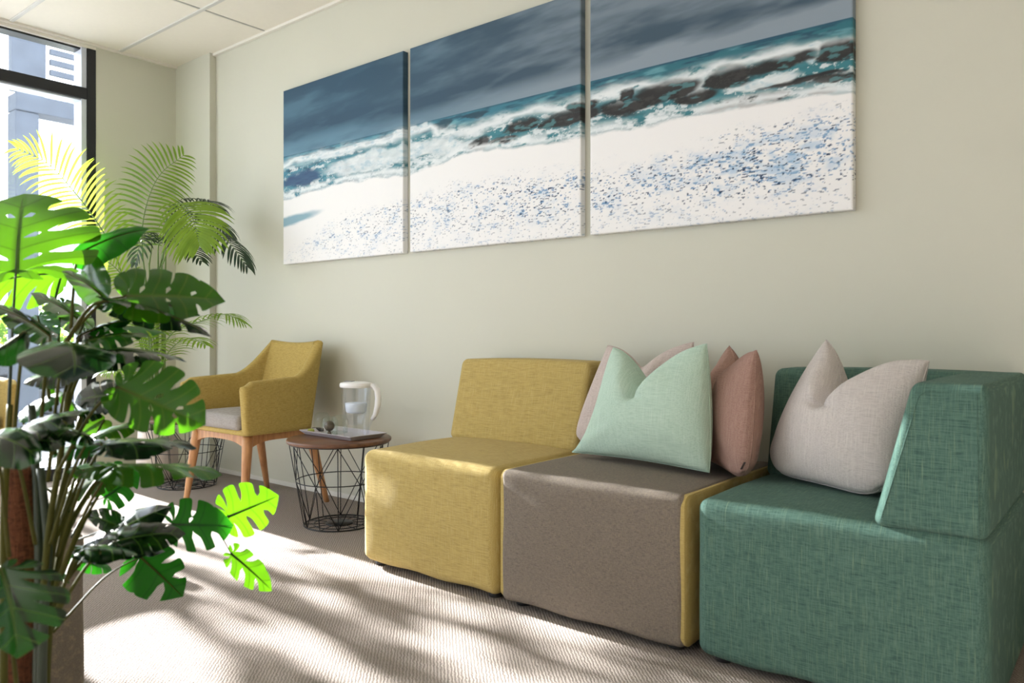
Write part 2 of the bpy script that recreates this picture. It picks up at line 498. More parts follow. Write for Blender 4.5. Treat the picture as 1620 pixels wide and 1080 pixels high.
# windows of the left wall: black frame, transom, upper and lower panes
def window(idx, y0, y1, label):
    w = thing('window_%d' % idx, label, 'window', (XW, (y0 + y1) / 2, 0), 0, None, 'structure')
    h = (y1 - y0) / 2
    fx0, fx1 = -0.115, 0.004
    fw = 0.052
    m = MB()
    # stepped profile: inner and outer stop
    for s in (-1, 1):
        o = bevel_box('jamb', (fx0, min(s * h, s * (h - fw)), 0.0), (fx1, max(s * h, s * (h - fw)), HEAD), M_frame, w, 0.003)
        bevel_box('jamb_stop', (fx0, min(s * (h - fw), s * (h - fw - 0.030)), 0.05), (-0.004, max(s * (h - fw), s * (h - fw - 0.030)), HEAD), M_frame_lit, w, 0.002)  # stop coloured pale to carry the sky reflection on the jamb side
    bevel_box('sill_rail', (fx0, -h + fw, 0.0), (fx1, h - fw, 0.07), M_frame, w, 0.003)
    bevel_box('transom', (fx0, -h + fw, 2.300), (fx1, h - fw, 2.369), M_frame, w, 0.003)
    bevel_box('transom_lit_strip', (fx0, -h + fw, 2.290), (-0.012, h - fw, 2.300), M_frame_lit, w, 0.001)  # added strip, its pale colour imitates sky light under the transom
    bevel_box('head_rail', (fx0, -h + fw, HEAD - 0.012), (-0.02, h - fw, HEAD), M_frame, w, 0.002)
    MB().box((-0.088, -h + fw + 0.02, 0.06), (-0.080, h - fw - 0.02, 2.31)).build('pane', M_pane, w, False)
    MB().box((-0.088, -h + fw + 0.02, 2.36), (-0.080, h - fw - 0.02, HEAD - 0.005)).build('pane', M_pane, w, False)
    return w
yy = [2.072, 0.82, -0.60, -2.01, -3.42]
for i in range(4):
    window(i + 1, yy[i + 1], yy[i], ['tall black framed window beside the far corner', 'tall black framed window second from the corner', 'tall black framed window third from the corner', 'tall black framed window farthest from the corner'][i])
for k, (xa, xb) in enumerate(WO):
    w = thing('window_%d' % (5 + k), 'unseen black framed window added for fill light behind the camera, %s' % ('towards the far wall' if k == 0 else 'towards the right wall'), 'window', ((xa + xb) / 2, YF, z0), 0, None, 'structure')
    hw = (xb - xa) / 2; hh = z1 - z0
    for (a, c) in (((-hw, -0.1, 0), (-hw + 0.05, 0, hh)), ((hw - 0.05, -0.1, 0), (hw, 0, hh)), ((-0.025, -0.1, 0.05), (0.025, 0, hh - 0.05)), ((-hw + 0.05, -0.1, 0), (hw - 0.05, 0, 0.05)), ((-hw + 0.05, -0.1, hh - 0.05), (hw - 0.05, 0, hh))):
        bevel_box('frame_bar', a, c, M_frame, w, 0.003)
    MB().box((-hw + 0.04, -0.06, 0.04), (-0.02, -0.052, hh - 0.04)).build('pane', M_pane, w, False)
    MB().box((0.02, -0.06, 0.04), (hw - 0.04, -0.052, hh - 0.04)).build('pane', M_pane, w, False)

# sampling portals in the daylight openings
def portal(loc, rot, sx, sy):
    d = bpy.data.lights.new('window_daylight', 'AREA'); d.shape = 'RECTANGLE'; d.size = sx; d.size_y = sy
    d.cycles.is_portal = True
    o = bpy.data.objects.new('window_daylight', d); COL.objects.link(o); o.location = loc; o.rotation_euler = rot
portal((XW - 0.13, -0.67, 1.31), (0, math.radians(-90), 0), 2.6, 5.5)
for (xa, xb) in WO:
    portal(((xa + xb) / 2, YF - 0.13, 1.6), (math.radians(90), 0, 0), xb - xa, 1.7)

# ------------------------------------------------------------------ outdoors
M_pave = painted('outdoor_concrete', (186, 186, 184), 0.9, 0.15, 3, 0.2)
M_stone = painted('grey_field_stone', (112, 116, 122), 0.85, 0.35, 9, 0.4)
M_mortar = painted('dark_mortar', (104, 106, 110), 0.95, 0.2, 20)
M_conc = painted('blue_grey_concrete', (100, 108, 120), 0.85, 0.25, 5, 0.3)
M_bark = painted('tree_bark', (96, 80, 66), 0.9, 0.4, 12, 0.5)
M_outleaf = leafmat('tree_leaf', (70, 110, 50), (150, 190, 70), 0.5, 0.4)
g = MB().box((-30, -14, -0.16), (XW - 0.12, 16, -0.10)).build('ground_outside', M_pave, smooth=False)
tag(g, 'pale concrete paving outside the window', 'ground', kind='structure')

sw = thing('stone_wall', 'low grey stone retaining wall outside the window', 'wall', (-8.9, 2.9, -0.1))
MB().box((-0.30, -1.9, 0), (-0.03, 1.9, 0.84)).build('mortar_core', M_mortar, sw, False)
rng = random.Random(3)
stone_meshes = []
for k in range(6):
    mb = MB()
    mb.rbox((0, 0, 0), (0.5, 0.5, 0.5), 0.22, n=2, rs=2, deform=lambda p: (p.x + 0.05 * math.sin(7 * p.y + k), p.y + 0.06 * math.sin(5 * p.z + 2 * k), p.z + 0.05 * math.sin(6 * p.y - k)))
    me = bpy.data.meshes.new('stone'); me.from_pydata(mb.v, [], mb.f); me.materials.append(M_stone)
    me.polygons.foreach_set('use_smooth', [True] * len(me.polygons)); stone_meshes.append(me)
z = 0.0
for row in range(6):
    hgt = rng.uniform(0.12, 0.16); y = -1.88 + rng.uniform(0, 0.1)
    while y < 1.8:
        wd = rng.uniform(0.16, 0.30)
        o = bpy.data.objects.new('stone', rng.choice(stone_meshes)); COL.objects.link(o); o.parent = sw
        o.location = (-0.05, y + wd / 2, z + hgt / 2); o.scale = (0.14, wd * 0.97, hgt * 0.96); o.rotation_euler = (rng.uniform(-.05, .05), 0, rng.uniform(-.04, .04))
        y += wd
    z += hgt
# veranda structure: pillar, beam, solid panel and louvres
vr = thing('veranda_screen', 'blue grey concrete veranda screen with pillar and louvres outside', 'building', (-8.0, 2.7, -0.1))
bevel_box('pillar', (-0.1, -0.12, 0), (0.1, 0.075, 3.0), M_conc, vr, 0.01)
bevel_box('beam', (-0.1, -0.12, 3.0), (0.12, 2.2, 3.16), M_conc, vr, 0.01)
bevel_box('upper_panel', (-0.08, -0.12, 3.2), (0.0, 0.17, 4.3), M_conc, vr, 0.01)
for k in range(10):
    o = bevel_box('louvre_blade', (-0.02, 0.2, -0.026), (0.02, 1.6, 0.026), M_conc, vr, 0.004)
    o.location = (0, 0, 3.24 + 0.098 * k)
bevel_box('louvre_post', (-0.04, 1.6, 3.16), (0.04, 1.68, 4.3), M_conc, vr, 0.005)

def leaf_cloud(n, rx, ry, rz, size, seed, shell=0.35):
    r = random.Random(seed); mb = MB()
    for _ in range(n):
        while True:
            p = Vector((r.uniform(-1, 1), r.uniform(-1, 1), r.uniform(-1, 1)))
            if shell < p.length < 1: break
        c = Vector((p.x * rx, p.y * ry, p.z * rz))
        a = Vector((r.gauss(0, 1), r.gauss(0, 1), r.gauss(0, 1) - 0.4)).normalized()
        b = a.cross(Vector((r.gauss(0, 1), r.gauss(0, 1), r.gauss(0, 1)))).normalized()
        s = size * r.uniform(0.7, 1.3)
        nn = a.cross(b) * s * 0.12
        mb.add([c, c + a * s * 0.5 + b * s * 0.26 + nn, c + a * s, c + a * s * 0.5 - b * s * 0.26 + nn], [(0, 1, 2), (0, 2, 3)])
    return mb
def tree(loc, h, crown_z, rx, ry, rz, n, size, seed, label, name='courtyard_tree', cat='tree'):
    t = thing(name, label, cat, loc)
    r = random.Random(seed)
    m = MB(); m.tube([(0, 0, 0), (0.03, 0.02, h * 0.4), (-0.02, 0.03, h * 0.75), (0, 0, crown_z)], [0.07, 0.055, 0.045, 0.03], 8)
    m.build('trunk', M_bark, t)
    for k in range(6):
        a = k * 1.05 + r.uniform(-.3, .3)
        e = Vector((math.cos(a) * rx * 0.7, math.sin(a) * ry * 0.7, crown_z + r.uniform(-0.3, 0.5) * rz))
        s = Vector((0, 0, h * 0.6 + k * 0.06)); mid = (s + e) / 2 + Vector((0, 0, 0.1))
        MB().tube([s, mid, e], [0.028, 0.018, 0.007], 6).build('branch', M_bark, t)
    o = leaf_cloud(n, rx, ry, rz, size, seed).build('foliage', M_outleaf, t, False, (0, 0, crown_z)); o['kind'] = 'stuff'
    return t
TREES = [((-9.3, 1.56, -0.1), 2.2, 2.86, 0.5, 0.52, 0.46, 170, 0.15, 11, 'slender green leafy tree standing outside the windows, nearest the corner'),
         ((-11.0, -2.2, -0.1), 2.6, 3.3, 1.0, 1.1, 1.0, 420, 0.15, 12, 'slender green leafy tree standing outside the windows, farther from the corner')]
for a in TREES: tree(*a)
bs = thing('hedge_bush', 'small green bush above the stone wall outside', 'bush', (-10.4, 3.5, -0.1))
o = leaf_cloud(700, 0.45, 0.7, 0.62, 0.13, 21, 0.2).build('foliage', M_outleaf, bs, False, (0, 0, 0.75)); o['kind'] = 'stuff'
m = MB()
for k in range(7):
    a = k * 0.9; m.tube([(0.04 * math.cos(a), 0.06 * math.sin(a), 0), (0.2 * math.cos(a), 0.35 * math.sin(a), 0.8)], [0.015, 0.006], 6)
m.build('stems', M_bark, bs)

# ------------------------------------------------------------------ pictures
def vnoise(x, y, seed):
    r = np.random.RandomState(seed); tbl = r.rand(256, 256)
    xi = np.floor(x).astype(int); yi = np.floor(y).astype(int); fx = x - xi; fy = y - yi
    fx = fx * fx * (3 - 2 * fx); fy = fy * fy * (3 - 2 * fy)
    g_ = lambda a, b: tbl[a % 256, b % 256]
    return (g_(xi, yi) * (1 - fx) + g_(xi + 1, yi) * fx) * (1 - fy) + (g_(xi, yi + 1) * (1 - fx) + g_(xi + 1, yi + 1) * fx) * fy
def fbm(x, y, seed, oct_=5, gain=0.5):
    s = 0; a = 1; t = 0
    for k in range(oct_):
        s = s + a * vnoise(x * 2 ** k, y * 2 ** k, seed + k); t += a; a *= gain
    return s / t
def sstep(a, b, x):
    t = np.clip((x - a) / (b - a), 0, 1); return t * t * (3 - 2 * t)
def mixn(a, b, t):
    return a * (1 - t[..., None]) + b * t[..., None]
RGB = lambda *c: np.array(lin(c))
# dark water faces: (U, v, half width, half height, slant)
DARK = [(0.17, 0.475, 0.18, 0.052, 0.12, 1),
        (1.22, 0.592, 0.075, 0.022, 0.15, 2), (1.42, 0.600, 0.09, 0.010, 0.0, 2), (1.46, 0.462, 0.06, 0.034, 0.4, 0), (1.59, 0.458, 0.08, 0.020, 0.1, 0), (1.70, 0.505, 0.09, 0.035, 0.25, 0), (1.80, 0.486, 0.03, 0.025, 0.6, 0), (1.92, 0.490, 0.15, 0.040, 0.05, 0), (1.97, 0.53, 0.07, 0.028, 0.05, 0),
        (2.19, 0.488, 0.17, 0.040, -0.10, 0), (2.17, 0.536, 0.05, 0.020, 0.1, 0), (2.35, 0.512, 0.14, 0.038, 0.04, 0), (2.58, 0.517, 0.095, 0.043, 0.05, 0), (2.76, 0.525, 0.15, 0.026, 0.12, 0), (2.95, 0.525, 0.07, 0.036, 0.0, 0),
        (2.55, 0.414, 0.09, 0.018, 0.02, 0), (2.70, 0.412, 0.11, 0.022, 0.05, 0), (2.84, 0.449, 0.16, 0.010, 0.03, 0), (2.96, 0.437, 0.12, 0.010, 0.0, 0), (2.90, 0.400, 0.05, 0.014, 0.0, 0), (2.45, 0.47, 0.10, 0.022, 0.05, 0)]
def paint(U, v):
    w1 = fbm(U * 9, v * 26, 5, 5) - 0.5; w2 = fbm(U * 9, v * 26, 15, 5) - 0.5
    # sky
    h = (v - 0.622) / 0.378
    cl = fbm(U * 1.7 + v * 0.8, v * 9 - U * 0.5, 31, 5, 0.55)
    cl2 = fbm(U * 3.5 + 3, v * 16 - U * 0.8, 41, 4)
    grey = sstep(0.4, 2.2, U)
    deep = mixn(np.broadcast_to(RGB(36, 72, 96), U.shape + (3,)), np.broadcast_to(RGB(58, 80, 96), U.shape + (3,)), grey)
    lite = mixn(np.broadcast_to(RGB(92, 132, 154), U.shape + (3,)), np.broadcast_to(RGB(132, 146, 158), U.shape + (3,)), grey)
    k = sstep(0.38, 0.66, cl * 0.7 + cl2 * 0.3) * (0.55 + 0.35 * grey)
    band = np.exp(-((h - 0.02) / 0.17) ** 2) * (0.55 + 0.45 * grey)
    dark = np.exp(-((h - 0.26 - 0.03 * np.sin(U * 4)) / 0.10) ** 2) * 0.30
    sky = mixn(deep, lite, np.clip(k * 0.75 + band - dark + 0.10 * (1 - np.clip(h, 0, 1)), 0, 1))
    # sea
    teal = mixn(np.broadcast_to(RGB(62, 128, 150), U.shape + (3,)), np.broadcast_to(RGB(40, 104, 118), U.shape + (3,)), sstep(0.8, 2.4, U))
    rip = fbm(U * 14, v * 110, 51, 4)
    sea = mixn(teal, np.broadcast_to(RGB(20, 66, 88), U.shape + (3,)), sstep(0.45, 0.75, rip) * 0.8)
    sea = mixn(sea, np.broadcast_to(RGB(120, 178, 188), U.shape + (3,)), sstep(0.55, 0.8, fbm(U * 10 + 7, v * 60, 57, 4)) * 0.5)
    sea = mixn(sea, np.broadcast_to(RGB(30, 74, 98), U.shape + (3,)), np.exp(-((v - 0.620) / 0.006) ** 2) * 0.7)
    img = np.where((v > 0.622)[..., None], sky, sea)
    # darker blue water below the crest
    zone = sstep(0.585, 0.560, v + w1 * 0.03)
    img = mixn(img, np.broadcast_to(RGB(58, 128, 136), U.shape + (3,)), zone * 0.6 * sstep(0.0, 1.2, U))
    # dark wave faces
    dk = np.zeros_like(U); dn = np.zeros_like(U); db = np.zeros_like(U)
    for (a, b, rx, ry, sl, kind) in DARK:
        du = U - a + w1 * 0.06; dv = v - b - sl * 0.3 * (U - a) + w2 * 0.035
        d = 1 - np.sqrt((du / rx) ** 2 + (dv / (ry * (1.12 if a > 2 else 0.98))) ** 2) + (w1 + w2) * 0.3
        q = sstep(-0.10, 0.25, d) * (0.5 + 0.5 * sstep(0.95, 0.3, dv / ry))
        if kind == 0: dk = np.maximum(dk, q)
        elif kind == 1: db = np.maximum(db, q)
        else: dn = np.maximum(dn, q)
    # foam
    crest = np.interp(U, [0, 0.07, 0.3, 0.68, 1.0, 1.02, 1.14, 1.2, 1.4, 1.5, 1.67, 2.0, 2.1, 2.3, 2.55, 2.85, 3.0], [0.585, 0.600, 0.603, 0.600, 0.604, 0.607, 0.617, 0.57, 0.545, 0.56, 0.577, 0.568, 0.582, 0.566, 0.578, 0.570, 0.568])
    below = crest - v
    str_ = fbm(U * 16 + v * 10, v * 40 - U * 6, 61, 5, 0.6)
    f_top = np.exp(-((below - 0.022 + w1 * 0.05) / 0.022) ** 2)
    foam = f_top * sstep(0.30, 0.55, str_ + 0.12) * 0.95
    # first canvas: thick broken surf; second: left surf
    surf = np.zeros_like(U)
    for (a, b, rx, ry) in ((0.75, 0.492, 0.42, 0.062), (0.55, 0.575, 0.5, 0.018), (1.02, 0.59, 0.12, 0.022), (1.10, 0.492, 0.32, 0.045), (1.33, 0.46, 0.14, 0.035), (0.16, 0.59, 0.10, 0.012), (2.46, 0.50, 0.05, 0.05), (2.70, 0.47, 0.16, 0.03), (2.88, 0.535, 0.04, 0.045), (1.66, 0.44, 0.10, 0.012)):
        d = 1 - np.sqrt(((U - a + w1 * 0.08) / rx) ** 2 + ((v - b + w2 * 0.06) / ry) ** 2)
        surf = np.maximum(surf, sstep(0.0, 0.35, d))
    lace = sstep(0.56, 0.66, fbm(U * 22 + 3, v * 58 + 1, 71, 4, 0.6)) * sstep(0.575, 0.54, v)
    lace2 = sstep(0.02, 0.0, np.abs(fbm(U * 12, v * 34, 77, 4, 0.55) - 0.5)) * sstep(0.57, 0.53, v)
    img = mixn(img, np.broadcast_to(RGB(44, 70, 112), U.shape + (3,)), db * 0.85)
    img = mixn(img, np.broadcast_to(RGB(26, 62, 78), U.shape + (3,)), dn * 0.9)
    fm = np.clip(np.maximum(np.maximum(foam, surf * (0.75 + 0.5 * (str_ - 0.4))), np.maximum(lace * 0.75, lace2 * 0.8) * (1 - db)), 0, 1)
    img = mixn(img, np.broadcast_to(RGB(226, 232, 234), U.shape + (3,)), fm)
    img = mixn(img, np.broadcast_to(RGB(150, 186, 200), U.shape + (3,)), surf * sstep(0.50, 0.72, fbm(U * 24 + v * 30, v * 46 - U * 10, 111, 4, 0.6)) * 0.6)
    img = mixn(img, np.broadcast_to(RGB(34, 29, 27), U.shape + (3,)), dk * 0.97)
    gl = sstep(0.60, 0.70, fbm(U * 18, v * 60, 83, 4)) * dk
    img = mixn(img, np.broadcast_to(RGB(90, 150, 156), U.shape + (3,)), gl * 0.5)
    # foam edge on the beach
    shore = np.interp(U, [0, 0.55, 1.0, 1.2, 1.42, 1.7, 2.0, 2.28, 2.49, 2.7, 3.0], [0.370, 0.400, 0.386, 0.405, 0.428, 0.412, 0.402, 0.388, 0.393, 0.394, 0.378])
    sh = v - shore + w2 * 0.035
    edge = np.exp(-((sh - 0.022) / 0.018) ** 2)
    img = mixn(img, np.broadcast_to(RGB(228, 234, 236), U.shape + (3,)), edge * sstep(0.35, 0.6, str_ + 0.1) * 0.9)
    beach = np.broadcast_to(RGB(236, 236, 236), U.shape + (3,))
    img = mixn(img, beach, sstep(0.012, -0.006, sh))
    # blue grains and pebbles on the pale beach
    top = np.interp(U, [0, 0.25, 0.6, 1.0, 1.5, 2.0, 2.07, 2.46, 2.76, 3.0], [0.05, 0.15, 0.245, 0.275, 0.31, 0.29, 0.26, 0.30, 0.33, 0.35])
    dens = sstep(0.03, -0.06, v - top + w1 * 0.1)
    dens *= 0.55 + 0.5 * np.exp(-(((U - 2.75) / 0.35) ** 2 + ((v - 0.19) / 0.09) ** 2)) + 0.3 * np.exp(-(((U - 1.8) / 0.3) ** 2 + ((v - 0.18) / 0.1) ** 2)) - 0.25 * sstep(0.15, 0.0, v) - 0.12 * sstep(0.7, 0.0, U)
    g1 = fbm(U * 62 + v * 18, v * 190, 91, 3, 0.6); g2 = fbm(U * 16, v * 26, 97, 3)
    sp = sstep(0.60, 0.70, g1 + 0.30 * (g2 - 0.5) + 0.16 * (dens - 0.85)) * np.clip(dens * 1.6, 0, 1)
    img = mixn(img, np.broadcast_to(RGB(82, 132, 178), U.shape + (3,)), np.clip(sp, 0, 1) * 0.9)
    wash = dens * sstep(0.42, 0.70, g2 * 0.6 + 0.4 * fbm(U * 30, v * 70, 117, 3)) * (0.35 + 0.65 * np.exp(-(((U - 2.72) / 0.4) ** 2 + ((v - 0.2) / 0.1) ** 2)))
    img = mixn(img, np.broadcast_to(RGB(150, 186, 216), U.shape + (3,)), np.clip(wash, 0, 1) * 0.75)
    g3 = fbm(U * 80 + 5, v * 200 + 9, 103, 2, 0.5)
    sp2 = sstep(0.77, 0.84, g3 + 0.08 * dens) * np.clip(dens * 1.5, 0, 1)
    img = mixn(img, np.broadcast_to(RGB(30, 62, 96), U.shape + (3,)), sp2)
    # wet teal hollow at the left foot of the surf
    tp = sstep(0.0, 0.5, 1 - np.sqrt(((U - 0.06 + w1 * 0.05) / 0.34) ** 2 + ((v - 0.243 - 0.10 * (U - 0.06) + w2 * 0.02) / 0.036) ** 2))
    img = mixn(img, np.broadcast_to(RGB(84, 146, 168), U.shape + (3,)), tp * 0.8)
    return np.clip(img, 0, 1)

m_print, nt, b, o_ = newmat('canvas_print')
ca = N(nt, 'ShaderNodeVertexColor', layer_name='print')
L(nt, ca.outputs['Color'], b.inputs['Base Color'])
b.inputs['Roughness'].default_value = 0.55; b.inputs['Specular IOR Level'].default_value = 0.35
v_ = mapping(nt, (1, 1, 1)); bump(nt, b, noise(nt, v_, 700, 2), 0.15, 0.0008)

def canvas(idx, x0, label):
    S = 0.985; W_ = 0.995; T = 0.034; n = 300
    t = thing('canvas_picture', label, 'picture', (x0 + W_ / 2, YW, 1.265), 0, 'seascape canvases on the long wall')
    # front sheet wraps round the stretcher: rows/cols beyond the face go back to the wall
    us = np.concatenate([[-T / W_, -T / W_ * 0.5], np.linspace(0, 1, n), [1 + T / W_ * 0.5, 1 + T / W_]])
    vs_ = np.concatenate([[-T / S, -T / S * 0.5], np.linspace(0, 1, n), [1 + T / S * 0.5, 1 + T / S]])
    Ug, Vg = np.meshgrid(us, vs_)
    img = paint(idx + np.where(Ug < 0, -Ug, np.where(Ug > 1, 2 - Ug, Ug)) * 0.999, np.where(Vg < 0, -Vg, np.where(Vg > 1, 2 - Vg, Vg)))
    X = (np.clip(Ug, 0, 1) - 0.5) * W_; Z = np.clip(Vg, 0, 1) * S
    back = np.maximum(np.maximum(-Ug, Ug - 1) * W_, np.maximum(-Vg, Vg - 1) * S)
    Y = -T + np.clip(back, 0, T * 0.97)
    # soft rounded canvas edge
    edge = np.minimum(np.minimum(np.clip(Ug, 0, 1), 1 - np.clip(Ug, 0, 1)) * W_, np.minimum(np.clip(Vg, 0, 1), 1 - np.clip(Vg, 0, 1)) * S)
    Y = Y + np.where(back <= 0, 0.003 * np.exp(-edge / 0.002), 0)
    nr, nc = Ug.shape
    co = np.stack([X, Y, Z], -1).reshape(-1, 3)
    ii = np.arange(nr * nc).reshape(nr, nc)
    q = np.stack([ii[:-1, :-1], ii[:-1, 1:], ii[1:, 1:], ii[1:, :-1]], -1).reshape(-1, 4)
    me = bpy.data.meshes.new('canvas')
    me.from_pydata(co.tolist(), [], q.tolist())
    att = me.color_attributes.new('print', 'FLOAT_COLOR', 'POINT')
    rgba_ = np.concatenate([img.reshape(-1, 3), np.ones((nr * nc, 1))], 1).astype(np.float32)
    att.data.foreach_set('color', rgba_.ravel())
    me.materials.append(m_print)
    o = bpy.data.objects.new('canvas', me); COL.objects.link(o); o.parent = t
    m = MB(); w = W_ / 2 - 0.004; e = 0.035
    m.box((-w, -T + 0.008, 0.004), (-w + e, -0.001, S - 0.004)); m.box((w - e, -T + 0.008, 0.004), (w, -0.001, S - 0.004))
    m.box((-w + e, -T + 0.008, 0.004), (w - e, -0.001, e)); m.box((-w + e, -T + 0.008, S - e), (w - e, -0.001, S - 0.004))
    m.build('stretcher_frame', M_beech, t, False)
for i, (x0, lb) in enumerate(((-3.795, 'square canvas print of breaking surf under blue cloud, farthest left of three'), (-2.752, 'square canvas print of sea waves and beach, middle of three'), (-1.712, 'square canvas print of dark curling waves, nearest right of three'))):
    canvas(i, x0, lb)

# ------------------------------------------------------------------ sofa modules
SY0, SY1 = 1.90, 2.60
SZ0, SZ1 = 0.018, 0.435
def feet(t, hx, y0, y1):
    for sx in (-1, 1):
        for y in (y0 + 0.06, y1 - 0.06):
            m = MB().lathe([(0.0, 0.0), (0.022, 0.0), (0.024, 0.004), (0.024, 0.022), (0.0, 0.022)], 16)
            m.build('foot', M_foot, t, True, (sx * (hx - 0.05), y, 0))
def puffy(hx, hy, hz, top=0.010, front=0.006, seed=0):
    def d(p):
        u, v, w = p.x / hx, p.y / hy, p.z / hz
        q = Vector(p)
        if w > 0: q.z += top * (1 - u * u) * (1 - v * v) * w
        if v < 0: q.y += front * (1 - u * u) * (1 - w * w) * v
        q.z += 0.0015 * math.sin(p.x * 17 + seed) * math.sin(p.y * 13 + seed * 2)
        q.y += 0.0015 * math.sin(p.x * 21 + seed) * math.sin(p.z * 19)
        # hem sags a little unevenly
        if w < -0.9: q.z += 0.003 * math.sin(p.x * 23 + seed * 3)
        return q
    return d
def seat_box(name, t, hx, mat, seed, y0=SY0, y1=SY1, r=0.036, top=0.012):
    hy = (y1 - y0) / 2; hz = (SZ1 - SZ0) / 2
    return MB().rbox((0, (y0 + y1) / 2 - 2.25, (SZ0 + SZ1) / 2), (hx, hy, hz), r, 12, puffy(hx, hy, hz, top, 0.006, seed)).build(name, mat, t)
BK_B, BK_T, BK_Z0, BK_Z1 = 0.235, 0.150, 0.428, 0.762
def wedge(axis, hx, hy, hz, bot, top):
    """box whose thickness narrows towards the top; the straight side is at + (axis y) or + (axis x)"""
    def d(p):
        w = (p.z / hz + 1) / 2
        th = bot + (top - bot) * w
        q = Vector(p)
        if axis == 'y':
            q.y = hy - (hy - p.y) * th / (2 * hy)
            q.z += 0.006 * (1 - (p.x / hx) ** 2) * (1 if w > 0.9 else 0)
        else:
            q.x = hx - (hx - p.x) * th / (2 * hx)
        return q
    return d

# mustard module with back
t = thing('sofa_module', 'mustard yellow armless sofa module with sloping back', 'sofa', (-1.953, 2.25, 0), 0, 'modular sofa pieces along the wall')
seat_box('seat_base', t, 0.333, M_yellow, 1)
hx, hy, hz = 0.331, BK_B / 2, (BK_Z1 - BK_Z0) / 2
MB().rbox((0, SY1 - 2.25 - hy, (BK_Z0 + BK_Z1) / 2), (hx, hy, hz), 0.026, 10, wedge('y', hx, hy, hz, BK_B, BK_T)).build('backrest', M_yellow, t)
feet(t, 0.333, SY0 - 2.25, SY1 - 2.25)
def seam_loop(t, pts, mat, r=0.0010, name='seam'):
    MB().tube(pts, r, 6).build(name, mat, t)
# taupe module without back, mustard sides
t = thing('sofa_module', 'taupe grey backless sofa module with mustard side panels', 'sofa', (-1.279, 2.25, 0), 0, 'modular sofa pieces along the wall')
seat_box('seat_base', t, 0.322, M_grey, 2, r=0.022)
for s in (-1, 1):
    hy = (SY1 - SY0) / 2; hz = (SZ1 - SZ0) / 2
    # side panel follows the rounded profile of the seat and stands a few millimetres proud
    def prof(h1, h2, r, n=6):
        pts = []
        for (cx_, cz_, a0) in ((h1 - r, h2 - r, 0), (-(h1 - r), h2 - r, 90), (-(h1 - r), -(h2 - r), 180), (h1 - r, -(h2 - r), 270)):
            for k in range(n + 1):
                a = math.radians(a0 + 90 * k / n); pts.append((cx_ + r * math.cos(a), cz_ + r * math.sin(a)))
        return pts
    mb = MB(); pr = prof(hy - 0.003, hz - 0.003, 0.03); pr2 = prof(hy - 0.010, hz - 0.010, 0.026); n = len(pr)
    x0, x1, x2 = s * 0.300, s * 0.322, s * 0.326
    vs_ = [(x0, a, b) for a, b in pr] + [(x1, a, b) for a, b in pr] + [(x2, a, b) for a, b in pr2]
    fs_ = []
    for lay in (0, 1):
        for k in range(n):
            k2 = (k + 1) % n
            q = (lay * n + k, lay * n + k2, (lay + 1) * n + k2, (lay + 1) * n + k)
            fs_.append(q if s > 0 else q[::-1])
    fs_.append(tuple(2 * n + k for k in range(n)) if s > 0 else tuple(2 * n + k for k in range(n))[::-1])
    mb.add(vs_, fs_)
    o = mb.build('side_panel', M_yellow, t, True, (0, (SY0 + SY1) / 2 - 2.25, (SZ0 + SZ1) / 2 + 0.001)); autosharp(o, 40)
    o['label'] = 'mustard side panel'
feet(t, 0.321, SY0 - 2.25, SY1 - 2.25)
# green corner module: seat, back along the wall, side arm flush with the front
t = thing('sofa_module', 'teal green corner sofa module with back and side arm', 'sofa', (-0.586, 2.25, 0), 0, 'modular sofa pieces along the wall')
seat_box('seat_base', t, 0.336, M_green, 3, r=0.030)
hx, hy, hz = 0.331, BK_B / 2, (BK_Z1 - BK_Z0) / 2
MB().rbox((0, SY1 - 2.25 - hy, (BK_Z0 + BK_Z1) / 2 - 0.002), (hx, hy, hz), 0.026, 10, wedge('y', hx, hy, hz, BK_B, BK_T)).build('backrest', M_green, t)
ahx, ahy, ahz = BK_B / 2, (SY1 - SY0) / 2 - 0.001, hz
MB().rbox((0.3325 - ahx, (SY0 + SY1) / 2 - 2.25 - 0.002, (BK_Z0 + BK_Z1) / 2), (ahx, ahy, ahz), 0.024, 10, wedge('x', ahx, ahy, ahz, BK_B, BK_T)).build('side_arm', M_green, t)
# piping seam around the arm end panel
fy = SY0 - 2.25 - 0.0026
xr = 0.3325
zz0, zz1 = BK_Z0 + 0.016, BK_Z1 - 0.020
seam_loop(t, [(xr - BK_B + 0.022, fy + 0.001, zz0), (xr - BK_T + 0.016, fy + 0.001, zz1 - 0.012), (xr - BK_T + 0.028, fy + 0.001, zz1), (xr - 0.022, fy + 0.001, zz1), (xr - 0.018, fy + 0.001, zz0)], M_green)
feet(t, 0.3325, SY0 - 2.25, SY1 - 2.25)
# loose taupe module in the foreground, mostly behind the monstera
t = thing('sofa_module', 'taupe grey fabric module half hidden behind the foreground plant', 'sofa', (-1.80 - 0.325, 0.726 - 0.335, 0), 0, 'modular sofa pieces along the wall')
del t['group']
hy = 0.335; hz = (SZ1 - SZ0) / 2
MB().rbox((0, 0, (SZ0 + SZ1) / 2), (0.325, hy, hz), 0.018, 8, puffy(0.325, hy, hz, 0.004, 0.002, 5)).build('seat_base', M_grey, t)
feet(t, 0.325, -hy, hy)

